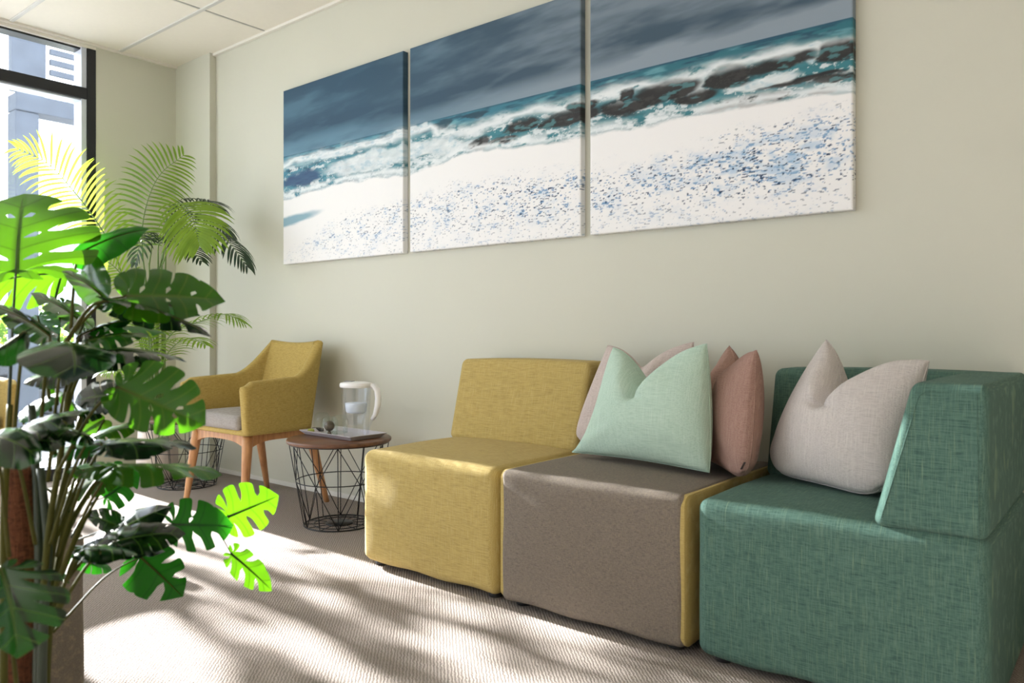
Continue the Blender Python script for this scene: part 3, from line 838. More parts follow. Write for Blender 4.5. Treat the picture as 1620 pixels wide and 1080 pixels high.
# ------------------------------------------------------------------ cushions
def cushion(label, mat, bl, br, tr, tl, T=0.075, chop=0.16, cu=0.5, pinch=0.06, seed=0, pl=None, pr=None, rb=0.05, dent=0.03):
    bl, br, tr, tl = [Vector(p) for p in (bl, br, tr, tl)]
    org = (bl + br) / 2
    nrm = ((br - bl).cross(tl - bl)).normalized()     # towards the camera side
    if nrm.dot(C3 - org) < 0: nrm = -nrm
    n = 44; r = random.Random(seed); ph = [r.uniform(0, 6) for _ in range(8)]
    def P(u, v, side):
        pk = (pl if pl is not None else pinch) if u < 0.5 else (pr if pr is not None else pinch)
        uu = 0.5 + (u - 0.5) * (1 - 2 * pk * math.sin(math.pi * v ** 0.75))
        vv = 0.5 + (v - 0.5) * (1 - pinch * math.sin(math.pi * u))
        rc = rb * abs(2 * u - 1) ** 5 * max(0, 1 - 2 * v) ** 5
        uu += (0.5 - u) * rc * 1.2; vv += rc
        gsn = math.exp(-(abs(u - cu) / 0.20) ** 1.35)
        cut = chop * gsn * max(0, (v - 0.35) / 0.65) ** 1.6
        vv -= cut
        p = bl.lerp(br, uu).lerp(tl.lerp(tr, uu), vv)
        e = (math.sin(math.pi * u) * math.sin(math.pi * v))
        t_ = T * (max(e, 0) ** 0.42)
        # crease below the chop, ears stay plump
        t_ *= 1 - 0.35 * math.exp(-((u - cu) / 0.05) ** 2) * math.exp(-((v - 0.80) / 0.16) ** 2)
        t_ += 0.012 * math.exp(-((abs(u - cu) - 0.16) / 0.08) ** 2) * math.exp(-((v - 0.78) / 0.15) ** 2) * (1 if e > 0.01 else 0)
        t_ *= 1 - 0.5 * math.exp(-((u - cu) / 0.03) ** 2) * math.exp(-((v - 0.72) / 0.13) ** 2)
        t_ *= 1 - 0.22 * math.exp(-((v - 0.60 + 0.25 * abs(u - cu)) / 0.03) ** 2) * math.exp(-((u - cu) / 0.12) ** 2)
        # soft folds running out of the bottom corners
        wr = 0.006 * math.sin(26 * (u * 0.6 + v) + ph[0]) * math.exp(-(((u - 0.85) / 0.22) ** 2 + ((v - 0.14) / 0.14) ** 2))
        wr += 0.006 * math.sin(24 * (v - u * 0.6) + ph[1]) * math.exp(-(((u - 0.14) / 0.22) ** 2 + ((v - 0.16) / 0.14) ** 2))
        wr += 0.0035 * math.sin(9 * u + ph[2]) * math.sin(7 * v + ph[3])
        t_ += wr * e ** 0.4 if e > 0 else 0
        bias = 0.35 if side > 0 else 0.0
        return p + nrm * (t_ * side - dent * gsn * max(0, v - 0.5) * 0.6)
    vs_ = []; fs_ = []; idx = {}
    for side in (1, -1):
        for j in range(n + 1):
            for i in range(n + 1):
                bd = i in (0, n) or j in (0, n)
                key = (i, j, 0 if bd else side)
                if key in idx: continue
                idx[key] = len(vs_)
                # denser near the border
                u = 0.5 - 0.5 * math.cos(math.pi * i / n); v = 0.5 - 0.5 * math.cos(math.pi * j / n)
                u = 0.6 * u + 0.4 * i / n; v = 0.6 * v + 0.4 * j / n
                vs_.append(P(u, v, side) - org)
    for side in (1, -1):
        for j in range(n):
            for i in range(n):
                q = [idx[(a, b_, 0 if (a in (0, n) or b_ in (0, n)) else side)] for a, b_ in ((i, j), (i + 1, j), (i + 1, j + 1), (i, j + 1))]
                fs_.append(tuple(q if side > 0 else q[::-1]))
    t = thing('cushion', label, 'cushion', org, 0, 'scatter cushions on the sofa')
    MB().add(vs_, fs_).build('cover', mat, t)
    # edge seam
    loop = [P(u, 0, 1) for u in np.linspace(0, 1, 24)] + [P(1, v, 1) for v in np.linspace(0, 1, 24)][1:] + [P(u, 1, 1) for u in np.linspace(1, 0, 32)][1:] + [P(0, v, 1) for v in np.linspace(1, 0, 24)][1:]
    MB().tube([p - org for p in loop], 0.0016, 5).build('edge_seam', mat, t)
    return t, P, nrm, org
def small_tag(t, org, p, a, b, w=0.012, h=0.028):
    """sewn-in ribbon label"""
    a = Vector(a).normalized(); b = Vector(b).normalized(); c = a.cross(b) * 0.001
    q = p - org
    vs_ = [q + c, q + a * w + c, q + a * w + b * h + c, q + b * h + c, q - c, q + a * w - c, q + a * w + b * h - c, q + b * h - c]
    MB().add(vs_, [(0, 1, 2, 3), (7, 6, 5, 4), (0, 4, 5, 1), (1, 5, 6, 2), (2, 6, 7, 3), (3, 7, 4, 0)]).build('ribbon_tag', M_tag, t, False)

zs = SZ1 + 0.012
# blush cushion at the back against the mustard backrest
cushion('pale blush cushion leaning at the back behind the mint one', M_blush,
        at(904, 705, 2.84), at(1080, 724, 2.62), at(1098, 540, 2.72), at(962, 545, 2.93), T=0.055, chop=0.20, cu=0.48, seed=2, pl=-0.02, pr=0.0, rb=0.08)
# rose cushion turned sideways beside the green backrest
tR, PR, nR, oR = cushion('dusty rose cushion turned sideways beside the green back', M_rose,
        at(1104, 722, 2.66), at(1180, 766, 2.20), at(1197, 553, 2.28), at(1154, 545, 2.62), T=0.075, chop=0.20, cu=0.45, seed=3, pl=0.0, pr=-0.06, rb=0.08)
small_tag(tR, oR, at(1171, 742, 2.14), R3, U3 + R3 * 0.5, 0.006, 0.022)
# mint cushion in front
cushion('mint green cushion standing on the taupe seat', M_mint,
        at(905, 715, 2.70), at(1122, 747, 2.30), at(1118, 542, 2.38), at(971, 547, 2.66), T=0.095, chop=0.36, cu=0.47, seed=4, pinch=0.04, pl=0.085, pr=-0.015, rb=0.0)
# oatmeal cushion on the green seat
tO, PO, nO, oO = cushion('oatmeal white cushion standing on the green seat', M_offw,
        at(1210, 748, 2.33), at(1402, 795, 1.95), at(1470, 570, 2.00), at(1310, 530, 2.28), T=0.095, chop=0.38, cu=0.40, seed=6, pinch=0.04, pl=-0.035, pr=0.0, rb=0.10)

# ------------------------------------------------------------------ armchair
def armchair(name, label, loc, rz, group):
    t = thing(name, label, 'armchair', loc, rz, group)
    # plan path of the shell (outer line), chair faces -y
    def plan(s):
        """s in [-1,1] from front of left arm, round the back, to front of right arm; returns x, y(bottom), top height, rake"""
        a = abs(s); sg = -1 if s < 0 else 1
        return a, sg
    pts = []     # (xb, yb, xt, yt, ztop)
    ns = 61
    for k in range(ns):
        s = -1 + 2 * k / (ns - 1); a = abs(s); sg = -1 if s < 0 else 1
        if a > 0.50:                         # arm: straight
            q = (a - 0.50) / 0.50            # 0 at back corner, 1 at arm front
            yb = 0.115 - q * 0.330; xb = 0.272 + 0.012 * q
            yt = 0.185 - q * 0.425; xt = 0.285 + 0.022 * q
            zt = 0.652 - 0.022 * q
            if q < 0.22:                     # wing rises steeply to the back
                w = 1 - q / 0.22; w = w * w * (3 - 2 * w) * 0.6 + w * 0.4
                zt = zt + (0.80 - zt) * w; xt -= 0.045 * w; yt += 0.035 * w
            zt -= 0.018 * max(0, (q - 0.92) / 0.08) ** 2
        else:                                # back with rounded corners
            q = a / 0.50
            c = 1 - (1 - q) ** 1.0
            xb = 0.272 * math.sin(q * math.pi / 2) ** 0.72 if q > 0 else 0
            yb = 0.115 + 0.055 * (1 - q ** 3)
            xt = 0.240 * (math.sin(q * math.pi / 2) ** 0.85 if q > 0 else 0)
            yt = 0.220 + 0.045 * (1 - q ** 3)
            zt = 0.822 + 0.004 * q - 0.012 * math.exp(-((q) / 0.5) ** 2)
            if q > 0.86: zt -= 0.026 * ((q - 0.86) / 0.14) ** 2
        pts.append((sg * xb, yb, sg * xt, yt, zt))
    for _ in range(4):                       # soften the corner between wing and back
        sm = list(pts)
        for k in range(1, ns - 1):
            a = abs(-1 + 2 * k / (ns - 1))
            if 0.34 < a < 0.66: sm[k] = tuple((pts[k - 1][c_] + 2 * pts[k][c_] + pts[k + 1][c_]) / 4 for c_ in range(5))
        pts = sm
    z0 = 0.388; th = 0.050
    def outer(k, w):
        xb, yb, xt, yt, zt = pts[k]
        return Vector((xb + (xt - xb) * w, yb + (yt - yb) * w, z0 + (zt - z0) * w))
    nw = 12
    rings = []
    for k in range(ns):
        o_ = [outer(k, j / nw) for j in range(nw + 1)]
        ring = []
        k0, k1 = max(0, k - 1), min(ns - 1, k + 1)
        inn = []
        for j in range(nw + 1):
            w = j / nw
            tg = (outer(k1, w) - outer(k0, w)); tg.z = 0
            nn = Vector((-tg.y, tg.x, 0)).normalized()
            # inward normal points to the seat centre
            if nn.dot(Vector((0, -0.12, 0)) - Vector((o_[j].x, o_[j].y, 0))) < 0: nn = -nn
            inn.append(o_[j] + nn * th)
        # closed cross-section: outer up, rounded top, inner down
        ring += o_[:-1]
        top_o, top_i = o_[-1], inn[-1]
        mid = (top_o + top_i) / 2
        for a in (0, 45, 90, 135, 180):
            ca, sa = math.cos(math.radians(a)), math.sin(math.radians(a))
            ring.append(mid + (top_o - mid) * ca + Vector((0, 0, 0.014 * sa)))
        ring += inn[:-1][::-1]
        rings.append(ring)
    m = len(rings[0]); vs_ = []; fs_ = []
    def centre(r):
        c = Vector((0, 0, 0))
        for p in r: c += p
        return c / len(r)
    # rounded arm fronts: extra shrinking rings
    def endcap(r, d):
        c = centre(r); out = []
        for (sh, f) in ((0.010, 0.985), (0.018, 0.93), (0.022, 0.80)):
            rr = []
            for p in r:
                q = Vector(p); q.x = c.x + (p.x - c.x) * (1 - (1 - f) * 2.2); q.z = c.z + (p.z - c.z) * (1 - (1 - f) * 0.35); q.y = p.y - sh
                rr.append(q)
            out.append(rr)
        return out
    e0 = endcap(rings[0], -1); e1 = endcap(rings[-1], -1)
    allr = e0[::-1] + rings + e1
    for r in allr: vs_ += r
    for i in range(len(allr) - 1):
        for k in range(m):
            k2 = (k + 1) % m
            fs_.append((i * m + k, i * m + k2, (i + 1) * m + k2, (i + 1) * m + k))
    fs_.append(tuple(range(m))); fs_.append(tuple((len(allr) - 1) * m + k for k in range(m))[::-1])
    mb = MB().add(vs_, fs_)
    o = mb.build('shell', M_yellow_ch, t)
    bm = bmesh.new(); bm.from_mesh(o.data); bmesh.ops.recalc_face_normals(bm, faces=bm.faces[:]); bm.to_mesh(o.data); bm.free()
    # seat pan closing the shell at the bottom
    MB().rbox((0, -0.052, 0.398), (0.262, 0.188, 0.014), 0.012, 8).build('seat_pan', M_yellow_ch, t)
    def dome(p):
        q = Vector(p); u, v = p.x / 0.226, p.y / 0.185
        q.z += 0.014 * (1 - u * u) * (1 - v * v) * (1 if p.z > 0 else 0)
        return q
    MB().rbox((0, -0.068, 0.443), (0.226, 0.185, 0.036), 0.026, 10, dome).build('seat_cushion', M_seat, t)
    # oak frame: arched rails and tapered legs
    legs = []
    for sx in (-1, 1):
        for (yt, yb) in ((-0.200, -0.245), (0.150, 0.235)):
            top = Vector((sx * 0.232, yt, 0.378)); bot = Vector((sx * 0.268, yb, 0.0))
            pp = [top.lerp(bot, q) for q in (0, 0.12, 0.3, 0.6, 0.9, 1.0)]
            MB().tube(pp, [0.025, 0.025, 0.023, 0.019, 0.0145, 0.0135], 14).build('leg', M_beech, t)
            legs.append(top)
    def rail(a, b, name):
        mb = MB(); n = 16; vs_ = []; fs_ = []
        d = (b - a); side = Vector((-d.y, d.x, 0)).normalized() * 0.011
        for k in range(n + 1):
            q = k / n; p = a.lerp(b, q)
            drop = 0.026 + 0.036 * (abs(2 * q - 1) ** 3.2)
            for s in (-1, 1):
                vs_.append(p + side * s + Vector((0, 0, 0.008))); vs_.append(p + side * s - Vector((0, 0, drop)))
        for k in range(n):
            b0 = k * 4; b1 = b0 + 4
            fs_ += [(b0, b0 + 1, b1 + 1, b1), (b0 + 2, b1 + 2, b1 + 3, b0 + 3), (b0, b1, b1 + 2, b0 + 2), (b0 + 1, b0 + 3, b1 + 3, b1 + 1)]
        fs_ += [(0, 2, 3, 1), (n * 4, n * 4 + 1, n * 4 + 3, n * 4 + 2)]
        autosharp(mb.add(vs_, fs_).build(name, M_beech, t), 40)
    fl_, bl_, fr_, br_ = legs[0], legs[1], legs[2], legs[3]
    rail(fl_, fr_, 'front_rail'); rail(bl_, br_, 'back_rail'); rail(fl_, bl_, 'side_rail'); rail(fr_, br_, 'side_rail')
    return t
armchair('armchair', 'mustard fabric armchair with grey seat and oak legs by the wall', (-3.552, 2.268, 0), 0, 'mustard armchairs')
armchair('armchair', 'mustard fabric armchair at the window, only its arm edge showing', (-4.56, 1.12, 0), math.radians(90), 'mustard armchairs')

# ------------------------------------------------------------------ wire side tables
def wire_table(label, loc, rz):
    t = thing('side_table', label, 'table', loc, rz, 'wire side tables')
    zt = 0.395; rt, rb = 0.236, 0.158; rtop = 0.224
    MB().lathe([(0.0, zt - 0.018), (rt - 0.006, zt - 0.018), (rt - 0.002, zt - 0.015), (rt, zt - 0.009), (rt - 0.001, zt - 0.003), (rt - 0.004, zt), (0.0, zt)], 72).build('table_top', M_walnut, t)
    autosharp(t.children[0], 50)
    zw = zt - 0.020
    MB().ring((0, 0, zw), rtop, 0.003, 56).build('top_ring', M_wire, t)
    MB().ring((0, 0, 0.004), rb, 0.0032, 56).build('base_ring', M_wire, t)
    MB().ring((0, 0, 0.205), rb + (rtop - rb) * 0.53, 0.0024, 56).build('middle_ring', M_wire, t)
    Nn = 6
    P = lambda k, w: Vector((math.cos(2 * math.pi * k / Nn) * (rb + (rtop - rb) * w), math.sin(2 * math.pi * k / Nn) * (rb + (rtop - rb) * w), 0.004 + (zw - 0.004) * w))
    for k in range(Nn):
        for dk in (0.0, 0.5):
            MB().tube([P(k + dk, 0), P(k + dk, 1)], 0.0021, 6).build('upright_wire', M_wire, t)
        for s in (-1, 1):
            MB().tube([P(k, 0), P(k + s * 0.5, 0.53), P(k + s, 1)], 0.0021, 6).build('diagonal_wire', M_wire, t)
    for r_ in (0.115,):
        MB().ring((0, 0, 0.004), r_, 0.0022, 40).build('inner_base_ring', M_wire, t)
    for k in range(12):
        a = 2 * math.pi * k / 12
        MB().tube([(0.05 * math.cos(a), 0.05 * math.sin(a), 0.005), (rb * math.cos(a), rb * math.sin(a), 0.004)], 0.0019, 5).build('base_spoke', M_wire, t)
    MB().lathe([(0.0, 0.002), (0.060, 0.002), (0.062, 0.005), (0.060, 0.008), (0.0, 0.008)], 32).build('base_disc', M_wire, t)
    return t
T1 = onz(537, 828, 0.0)
wire_table('black wire basket table with walnut top holding the tray', (T1.x, T1.y, 0), math.radians(20))
T2 = onz(296, 767, 0.0)
wire_table('black wire basket table behind the armchair legs by the palm pot', (T2.x, T2.y, 0), math.radians(5))

# ------------------------------------------------------------------ tray, pitcher, glasses
ZT = 0.395
c = [onz(483, 682, ZT + 0.02), onz(567, 694, ZT + 0.02), onz(601, 683, ZT + 0.02)]
ex = (c[1] - c[0]); lx = ex.length; ang = math.atan2(ex.y, ex.x)
TRC = (c[0] + c[2]) / 2
TRAY = thing('tray', 'pale lilac grey rectangular tray on the walnut table', 'tray', (TRC.x, TRC.y, ZT), ang)
hx, hy = lx / 2, 0.105
m = MB(); vs_ = []; n = 24
def rr(hx_, hy_, r, z, k=6):
    out = []
    for (cx_, cy_, a0) in ((hx_ - r, hy_ - r, 0), (-hx_ + r, hy_ - r, 90), (-hx_ + r, -hy_ + r, 180), (hx_ - r, -hy_ + r, 270)):
        for q in range(k):
            a = math.radians(a0 + 90 * q / (k - 1)); out.append((cx_ + r * math.cos(a), cy_ + r * math.sin(a), z))
    return out
loops = [rr(hx - 0.022, hy - 0.022, 0.006, 0.001), rr(hx, hy, 0.010, 0.020), rr(hx, hy, 0.010, 0.022), rr(hx - 0.004, hy - 0.004, 0.008, 0.022), rr(hx - 0.024, hy - 0.024, 0.006, 0.005)]
n = len(loops[0]); fs_ = []
for lp in loops: vs_ += lp
for i in range(len(loops) - 1):
    for k in range(n): fs_.append((i * n + k, i * n + (k + 1) % n, (i + 1) * n + (k + 1) % n, (i + 1) * n + k))
fs_.append(tuple(range(n))[::-1]); fs_.append(tuple((len(loops) - 1) * n + k for k in range(n)))
autosharp(m.add(vs_, fs_).build('dish', M_tray, TRAY), 30)
ZB = ZT + 0.0055
# pitcher
pc = at(563, 690, 3.47); pc = onz(563, 691, ZB)
p = thing('water_pitcher', 'clear filter water pitcher with white lid and handle', 'pitcher', (pc.x, pc.y, ZB), math.radians(28))
k = 0.060
prof_o = [(0.0, 0.0), (0.050, 0.0), (0.056, 0.004), (0.059, 0.03), (0.063, 0.10), (0.068, 0.18), (0.071, 0.228)]
prof_i = [(0.0685, 0.228), (0.0655, 0.18), (0.0605, 0.10), (0.0565, 0.03), (0.053, 0.007), (0.0, 0.006)]
autosharp(MB().lathe(prof_o, 40, 1.0, 0.78).build('jug_body', M_clear, p), 50)
autosharp(MB().lathe([(0.0, 0.224), (0.070, 0.226), (0.0735, 0.230), (0.074, 0.240), (0.070, 0.247), (0.045, 0.252), (0.0, 0.253)], 40, 1.02, 0.80).build('lid', M_white_pl, p), 40)
bevel_box('flap', (-0.050, -0.018, 0.2515), (-0.012, 0.018, 0.2555), plain('flap_grey', (120, 122, 124), 0.4), p, 0.001)
MB().lathe([(0.0, 0.108), (0.040, 0.110), (0.047, 0.118), (0.050, 0.150), (0.050, 0.156), (0.044, 0.156), (0.0, 0.150)], 32, 1.0, 0.8).build('filter_cartridge', M_filter, p)
MB().lathe([(0.032, 0.056), (0.0465, 0.105), (0.0555, 0.165), (0.063, 0.222)], 32, 1.0, 0.78).build('inner_funnel', M_clear, p)
hp = [(0.062, 0, 0.232), (0.085, 0, 0.234), (0.103, 0, 0.215), (0.108, 0, 0.180), (0.104, 0, 0.140), (0.094, 0, 0.105), (0.078, 0, 0.082)]
MB().tube(hp, [0.011, 0.013, 0.0145, 0.015, 0.014, 0.012, 0.009], 12, flat=1.0).build('handle', M_white_pl, p)
MB().tube([(0.078, 0, 0.082), (0.066, 0, 0.055), (0.060, 0, 0.02)], [0.006, 0.005, 0.004], 10).build('handle_root', M_clear, p)
# upturned tumblers
def tumbler(px, py, label):
    q = onz(px, py, ZB)
    g_ = thing('tumbler', label, 'glass', (q.x, q.y, ZB), 0, 'upturned tumblers on the tray')
    po = [(0.036, 0.0), (0.038, 0.002), (0.0395, 0.03), (0.039, 0.055), (0.034, 0.074), (0.024, 0.083), (0.0, 0.085)]
    pi_ = [(0.0, 0.079), (0.022, 0.077), (0.031, 0.070), (0.0365, 0.053), (0.037, 0.03), (0.0355, 0.002), (0.036, 0.0)]
    autosharp(MB().lathe(po, 32).build('glass_wall', M_glass, g_), 60)
    MB().ring((0, 0, 0.0022), 0.0365, 0.0018, 32).build('rim', M_glass, g_)
    return g_, q
tumbler(509, 679, 'upturned clear tumbler at the back left of the tray')
gq, q1 = tumbler(521, 687, 'upturned clear tumbler nearest the tray edge, brown disc inside')
tumbler(537, 684, 'upturned clear tumbler between the pitcher and the other glasses')
# patterned disc seen inside the front tumbler
dm, nt, b, o_ = newmat('brown_speckled'); v_ = mapping(nt, (1, 1, 1)); vo = N(nt, 'ShaderNodeTexVoronoi'); vo.inputs['Scale'].default_value = 260; L(nt, v_, vo.inputs['Vector'])
L(nt, ramp(nt, vo.outputs['Distance'], [(0.15, rgba((36, 28, 24))), (0.6, rgba((104, 88, 72)))]), b.inputs['Base Color'])
dd = thing('seed_ball', 'small round brown speckled ball under the front tumbler', 'ball', (q1.x, q1.y, ZB))
MB().lathe([(0.0, 0.016)] + [(0.024 * math.sin(a), 0.040 - 0.024 * math.cos(a)) for a in np.linspace(0.15, math.pi - 0.15, 14)] + [(0.0, 0.064)], 24).build('ball_skin', dm, dd)
MB().lathe([(0.0, 0.0), (0.012, 0.0), (0.010, 0.004), (0.005, 0.018), (0.0, 0.018)], 16).build('stand', dm, dd)
# small green stub and dark sachet at the tray's left edge
q = onz(492, 684, ZB)
s_ = MB(); s_.lathe([(0.0, 0.0), (0.010, 0.001), (0.016, 0.006), (0.017, 0.012), (0.012, 0.018), (0.0, 0.020)], 20, 1.25, 0.8)
o = s_.build('lime_wedge', painted('lime_green_skin', (172, 178, 84), 0.5, 0.2, 60), None, True, (q.x, q.y, ZB)); tag(o, 'small yellow green wedge at the left end of the tray', 'fruit')
q = onz(503, 682, ZB)
o = MB().rbox((0, 0, 0.009), (0.030, 0.011, 0.009), 0.006, 4).build('dark_sachet', painted('dark_olive_wrapper', (70, 62, 50), 0.5, 0.3, 50), None, True, (q.x, q.y, ZB)); o.rotation_euler = (0, 0, 0.35)
tag(o, 'dark brown wrapped sachet beside the green wedge on the tray', 'sachet')

# ------------------------------------------------------------------ palm
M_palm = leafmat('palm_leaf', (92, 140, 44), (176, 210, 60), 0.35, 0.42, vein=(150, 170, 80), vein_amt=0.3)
M_palm_lt = leafmat('palm_leaf_lit', (128, 170, 44), (170, 200, 60), 0.4, 0.42, vein=(150, 170, 80), vein_amt=0.3)  # lighter copy of the leaf, sun and window light put into its colour
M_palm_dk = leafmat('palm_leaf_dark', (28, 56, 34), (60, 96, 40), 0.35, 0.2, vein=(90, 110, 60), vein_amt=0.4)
def bez(pts, n):
    """Catmull-Rom through pts"""
    P_ = [Vector(p) for p in pts]; P_ = [P_[0] * 2 - P_[1]] + P_ + [P_[-1] * 2 - P_[-2]]
    out = []; segs = len(P_) - 3
    for k in range(n):
        u = k / (n - 1) * segs; i = min(int(u), segs - 1); t = u - i
        a, b_, c_, d = P_[i:i + 4]
        out.append(0.5 * ((2 * b_) + (-a + c_) * t + (2 * a - 5 * b_ + 4 * c_ - d) * t * t + (-a + 3 * b_ - 3 * c_ + d) * t ** 3))
    return out
def frond(parent, org, pts, mat, n=24, length=0.17, width=0.013, start=0.12, side=None, droop=0.5, seed=0, sweep=0.55, stem_from=None, lift=0.15):
    r = random.Random(seed)
    path = bez(pts, 40)
    mb = MB()
    m = len(path)
    for k in range(n):
        u = start + (1 - start) * k / (n - 1)
        f = u * (m - 1); i = min(int(f), m - 2); p = path[i].lerp(path[i + 1], f - i)
        tg = (path[min(i + 2, m - 1)] - path[max(i - 1, 0)]).normalized()
        sd = Vector(side) if side is not None else tg.cross(U3)
        sd = (sd - tg * sd.dot(tg)).normalized()
        up = sd.cross(tg)
        if up.z < 0: up = -up
        ln = length * (0.55 + 0.6 * math.sin(math.pi * min(1, (u - start) / (1 - start) * 0.85 + 0.12)) ** 0.8) * (1 - 0.35 * max(0, u - 0.8) / 0.2)
        for s in (-1, 1):
            l_ = ln * r.uniform(0.9, 1.08)
            sw = sweep + 0.5 * max(0, (u - 0.6) / 0.4) + r.uniform(-0.05, 0.05)
            d = (sd * s * math.cos(sw) + tg * math.sin(sw) + up * lift).normalized()
            wv = (tg - d * tg.dot(d)).normalized()
            seg = 6; vs_ = []; q = Vector(p)
            dd_ = Vector(d)
            nrm = d.cross(wv)
            for j in range(seg + 1):
                w = width * (math.sin(math.pi * min(1, 0.12 + 0.88 * j / seg)) ** 0.6 if j < seg else 0.02) * 0.5
                if j == 0: w = width * 0.18
                ridge = nrm * (w * 0.35) * (1 if nrm.z > 0 else -1)
                vs_ += [q - wv * w, q + ridge, q + wv * w]
                dd_ = (dd_ + Vector((0, 0, -1)) * droop * (j + 1) / seg * 0.42).normalized()
                q = q + dd_ * (l_ / seg)
            b0 = len(mb.v)
            mb.v += [tuple(x - org) for x in vs_]
            for j in range(seg):
                a = b0 + j * 3
                mb.f += [(a, a + 1, a + 4, a + 3), (a + 1, a + 2, a + 5, a + 4)]
    o = mb.build('frond', mat, parent)
    st = [Vector(p) - org for p in path]
    if stem_from is not None:
        lead = bez([Vector(stem_from), Vector(stem_from).lerp(path[0], 0.55) + Vector((0, 0, 0.04)), path[0], path[3]], 14)[:-1]
        st = [p - org for p in lead[:10]] + st
    MB().tube(st, [0.0055 - 0.0045 * k / (len(st) - 1) for k in range(len(st))], 6).build('frond_stalk', M_stem, o)
    return o
PD = 4.70
pb = onz(244, 757, 0); PB = Vector((pb.x, pb.y + 0.02, 0))
palm = thing('potted_palm', 'tall arching potted palm in a pale pot in the far corner', 'plant', PB)
autosharp(MB().lathe([(0.0, 0.0), (0.085, 0.0), (0.100, 0.012), (0.116, 0.06), (0.118, 0.13), (0.112, 0.22), (0.108, 0.295), (0.106, 0.300), (0.098, 0.300), (0.100, 0.26), (0.0, 0.258)], 44).build('pot', M_potw, palm), 60)
MB().lathe([(0.0, 0.268), (0.06, 0.266), (0.099, 0.262)], 28).build('soil', M_soil, palm)
def A(*pts): return [at(x, y, d) for (x, y, d) in pts]
stem0 = PB + Vector((0, 0, 0.26))
FR = [
    # bright frond leaning left across the window
    (A((186, 412, 4.55), (168, 375, 4.5), (142, 335, 4.45), (112, 297, 4.4), (75, 258, 4.35), (30, 236, 4.3)), M_palm_lt, dict(n=30, length=0.20, width=0.014, droop=0.55, seed=1, start=0.05, sweep=0.55, side=R3 + U3 * 1.0 + D3 * 0.3)),
    # upright frond
    (A((226, 408, 4.6), (225, 360, 4.6), (236, 310, 4.58), (256, 273, 4.55), (290, 246, 4.5)), M_palm, dict(n=26, length=0.19, width=0.014, droop=0.45, seed=2, start=0.1, sweep=0.22, side=R3 + U3 * 0.2)),
    # bright drooping frond facing the room
    (A((262, 400, 4.55), (264, 345, 4.45), (284, 322, 4.35), (300, 336, 4.26), (310, 362, 4.18), (315, 386, 4.12)), M_palm_lt, dict(n=20, length=0.235, width=0.021, droop=0.55, seed=3, start=0.38, sweep=0.55, side=R3)),
    # dark fronds against the wall
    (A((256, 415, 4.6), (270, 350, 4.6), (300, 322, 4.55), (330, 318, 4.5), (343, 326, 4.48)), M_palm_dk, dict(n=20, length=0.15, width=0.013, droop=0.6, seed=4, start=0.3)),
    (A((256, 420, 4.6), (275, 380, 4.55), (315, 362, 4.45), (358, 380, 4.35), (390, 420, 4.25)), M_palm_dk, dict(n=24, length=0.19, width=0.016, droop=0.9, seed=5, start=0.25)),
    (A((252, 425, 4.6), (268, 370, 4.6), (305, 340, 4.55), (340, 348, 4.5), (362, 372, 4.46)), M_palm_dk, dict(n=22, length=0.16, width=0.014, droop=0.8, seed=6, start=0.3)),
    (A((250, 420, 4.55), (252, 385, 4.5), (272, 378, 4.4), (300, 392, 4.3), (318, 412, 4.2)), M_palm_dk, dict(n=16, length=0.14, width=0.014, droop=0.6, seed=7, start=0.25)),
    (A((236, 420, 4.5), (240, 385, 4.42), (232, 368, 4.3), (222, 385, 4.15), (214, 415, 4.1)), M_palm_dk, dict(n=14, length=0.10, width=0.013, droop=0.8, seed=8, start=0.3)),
    # lower right fronds
    (A((250, 560, 4.6), (275, 525, 4.5), (318, 508, 4.4), (355, 497, 4.3), (384, 510, 4.25)), M_palm, dict(n=22, length=0.15, width=0.013, droop=0.7, seed=9, start=0.2)),
    (A((252, 600, 4.6), (262, 565, 4.5), (280, 543, 4.4), (302, 535, 4.3), (324, 545, 4.2)), M_palm, dict(n=18, length=0.14, width=0.013, droop=0.6, seed=10, start=0.2)),
    (A((232, 560, 4.6), (222, 520, 4.5), (208, 498, 4.4), (190, 490, 4.3)), M_palm, dict(n=16, length=0.13, width=0.013, droop=0.6, seed=11, start=0.2)),
    (A((238, 580, 4.6), (240, 530, 4.5), (236, 500, 4.4), (244, 484, 4.25)), M_palm, dict(n=16, length=0.13, width=0.013, droop=0.7, seed=12, start=0.2)),
    (A((215, 480, 4.55), (196, 440, 4.5), (172, 415, 4.45), (150, 412, 4.4)), M_palm_lt, dict(n=16, length=0.13, width=0.012, droop=0.6, seed=13, start=0.2, side=R3 * 0.5 + U3)),
    (A((240, 600, 4.6), (236, 540, 4.45), (226, 520, 4.3), (214, 528, 4.15)), M_palm, dict(n=14, length=0.12, width=0.013, droop=0.8, seed=14, start=0.25)),
    (A((236, 640, 4.6), (214, 600, 4.5), (190, 585, 4.4), (165, 590, 4.3)), M_palm, dict(n=16, length=0.13, width=0.013, droop=0.7, seed=15, start=0.2)),
]
rng = random.Random(5)
for (pts, mat, kw) in FR:
    off = Vector((rng.uniform(-0.04, 0.04), rng.uniform(-0.04, 0.04), 0))
    frond(palm, PB, pts, mat, stem_from=stem0 + off, **kw)
for k in range(5):
    off = Vector((rng.uniform(-0.035, 0.035), rng.uniform(-0.035, 0.035), 0)); top = at(rng.uniform(224, 262), rng.uniform(420, 520), 4.6)
    MB().tube([p - PB for p in bez([stem0 + off, (stem0 + off).lerp(top, 0.5), top], 8)], [0.008 - 0.0006 * q for q in range(8)], 7).build('cane', M_stem, palm)

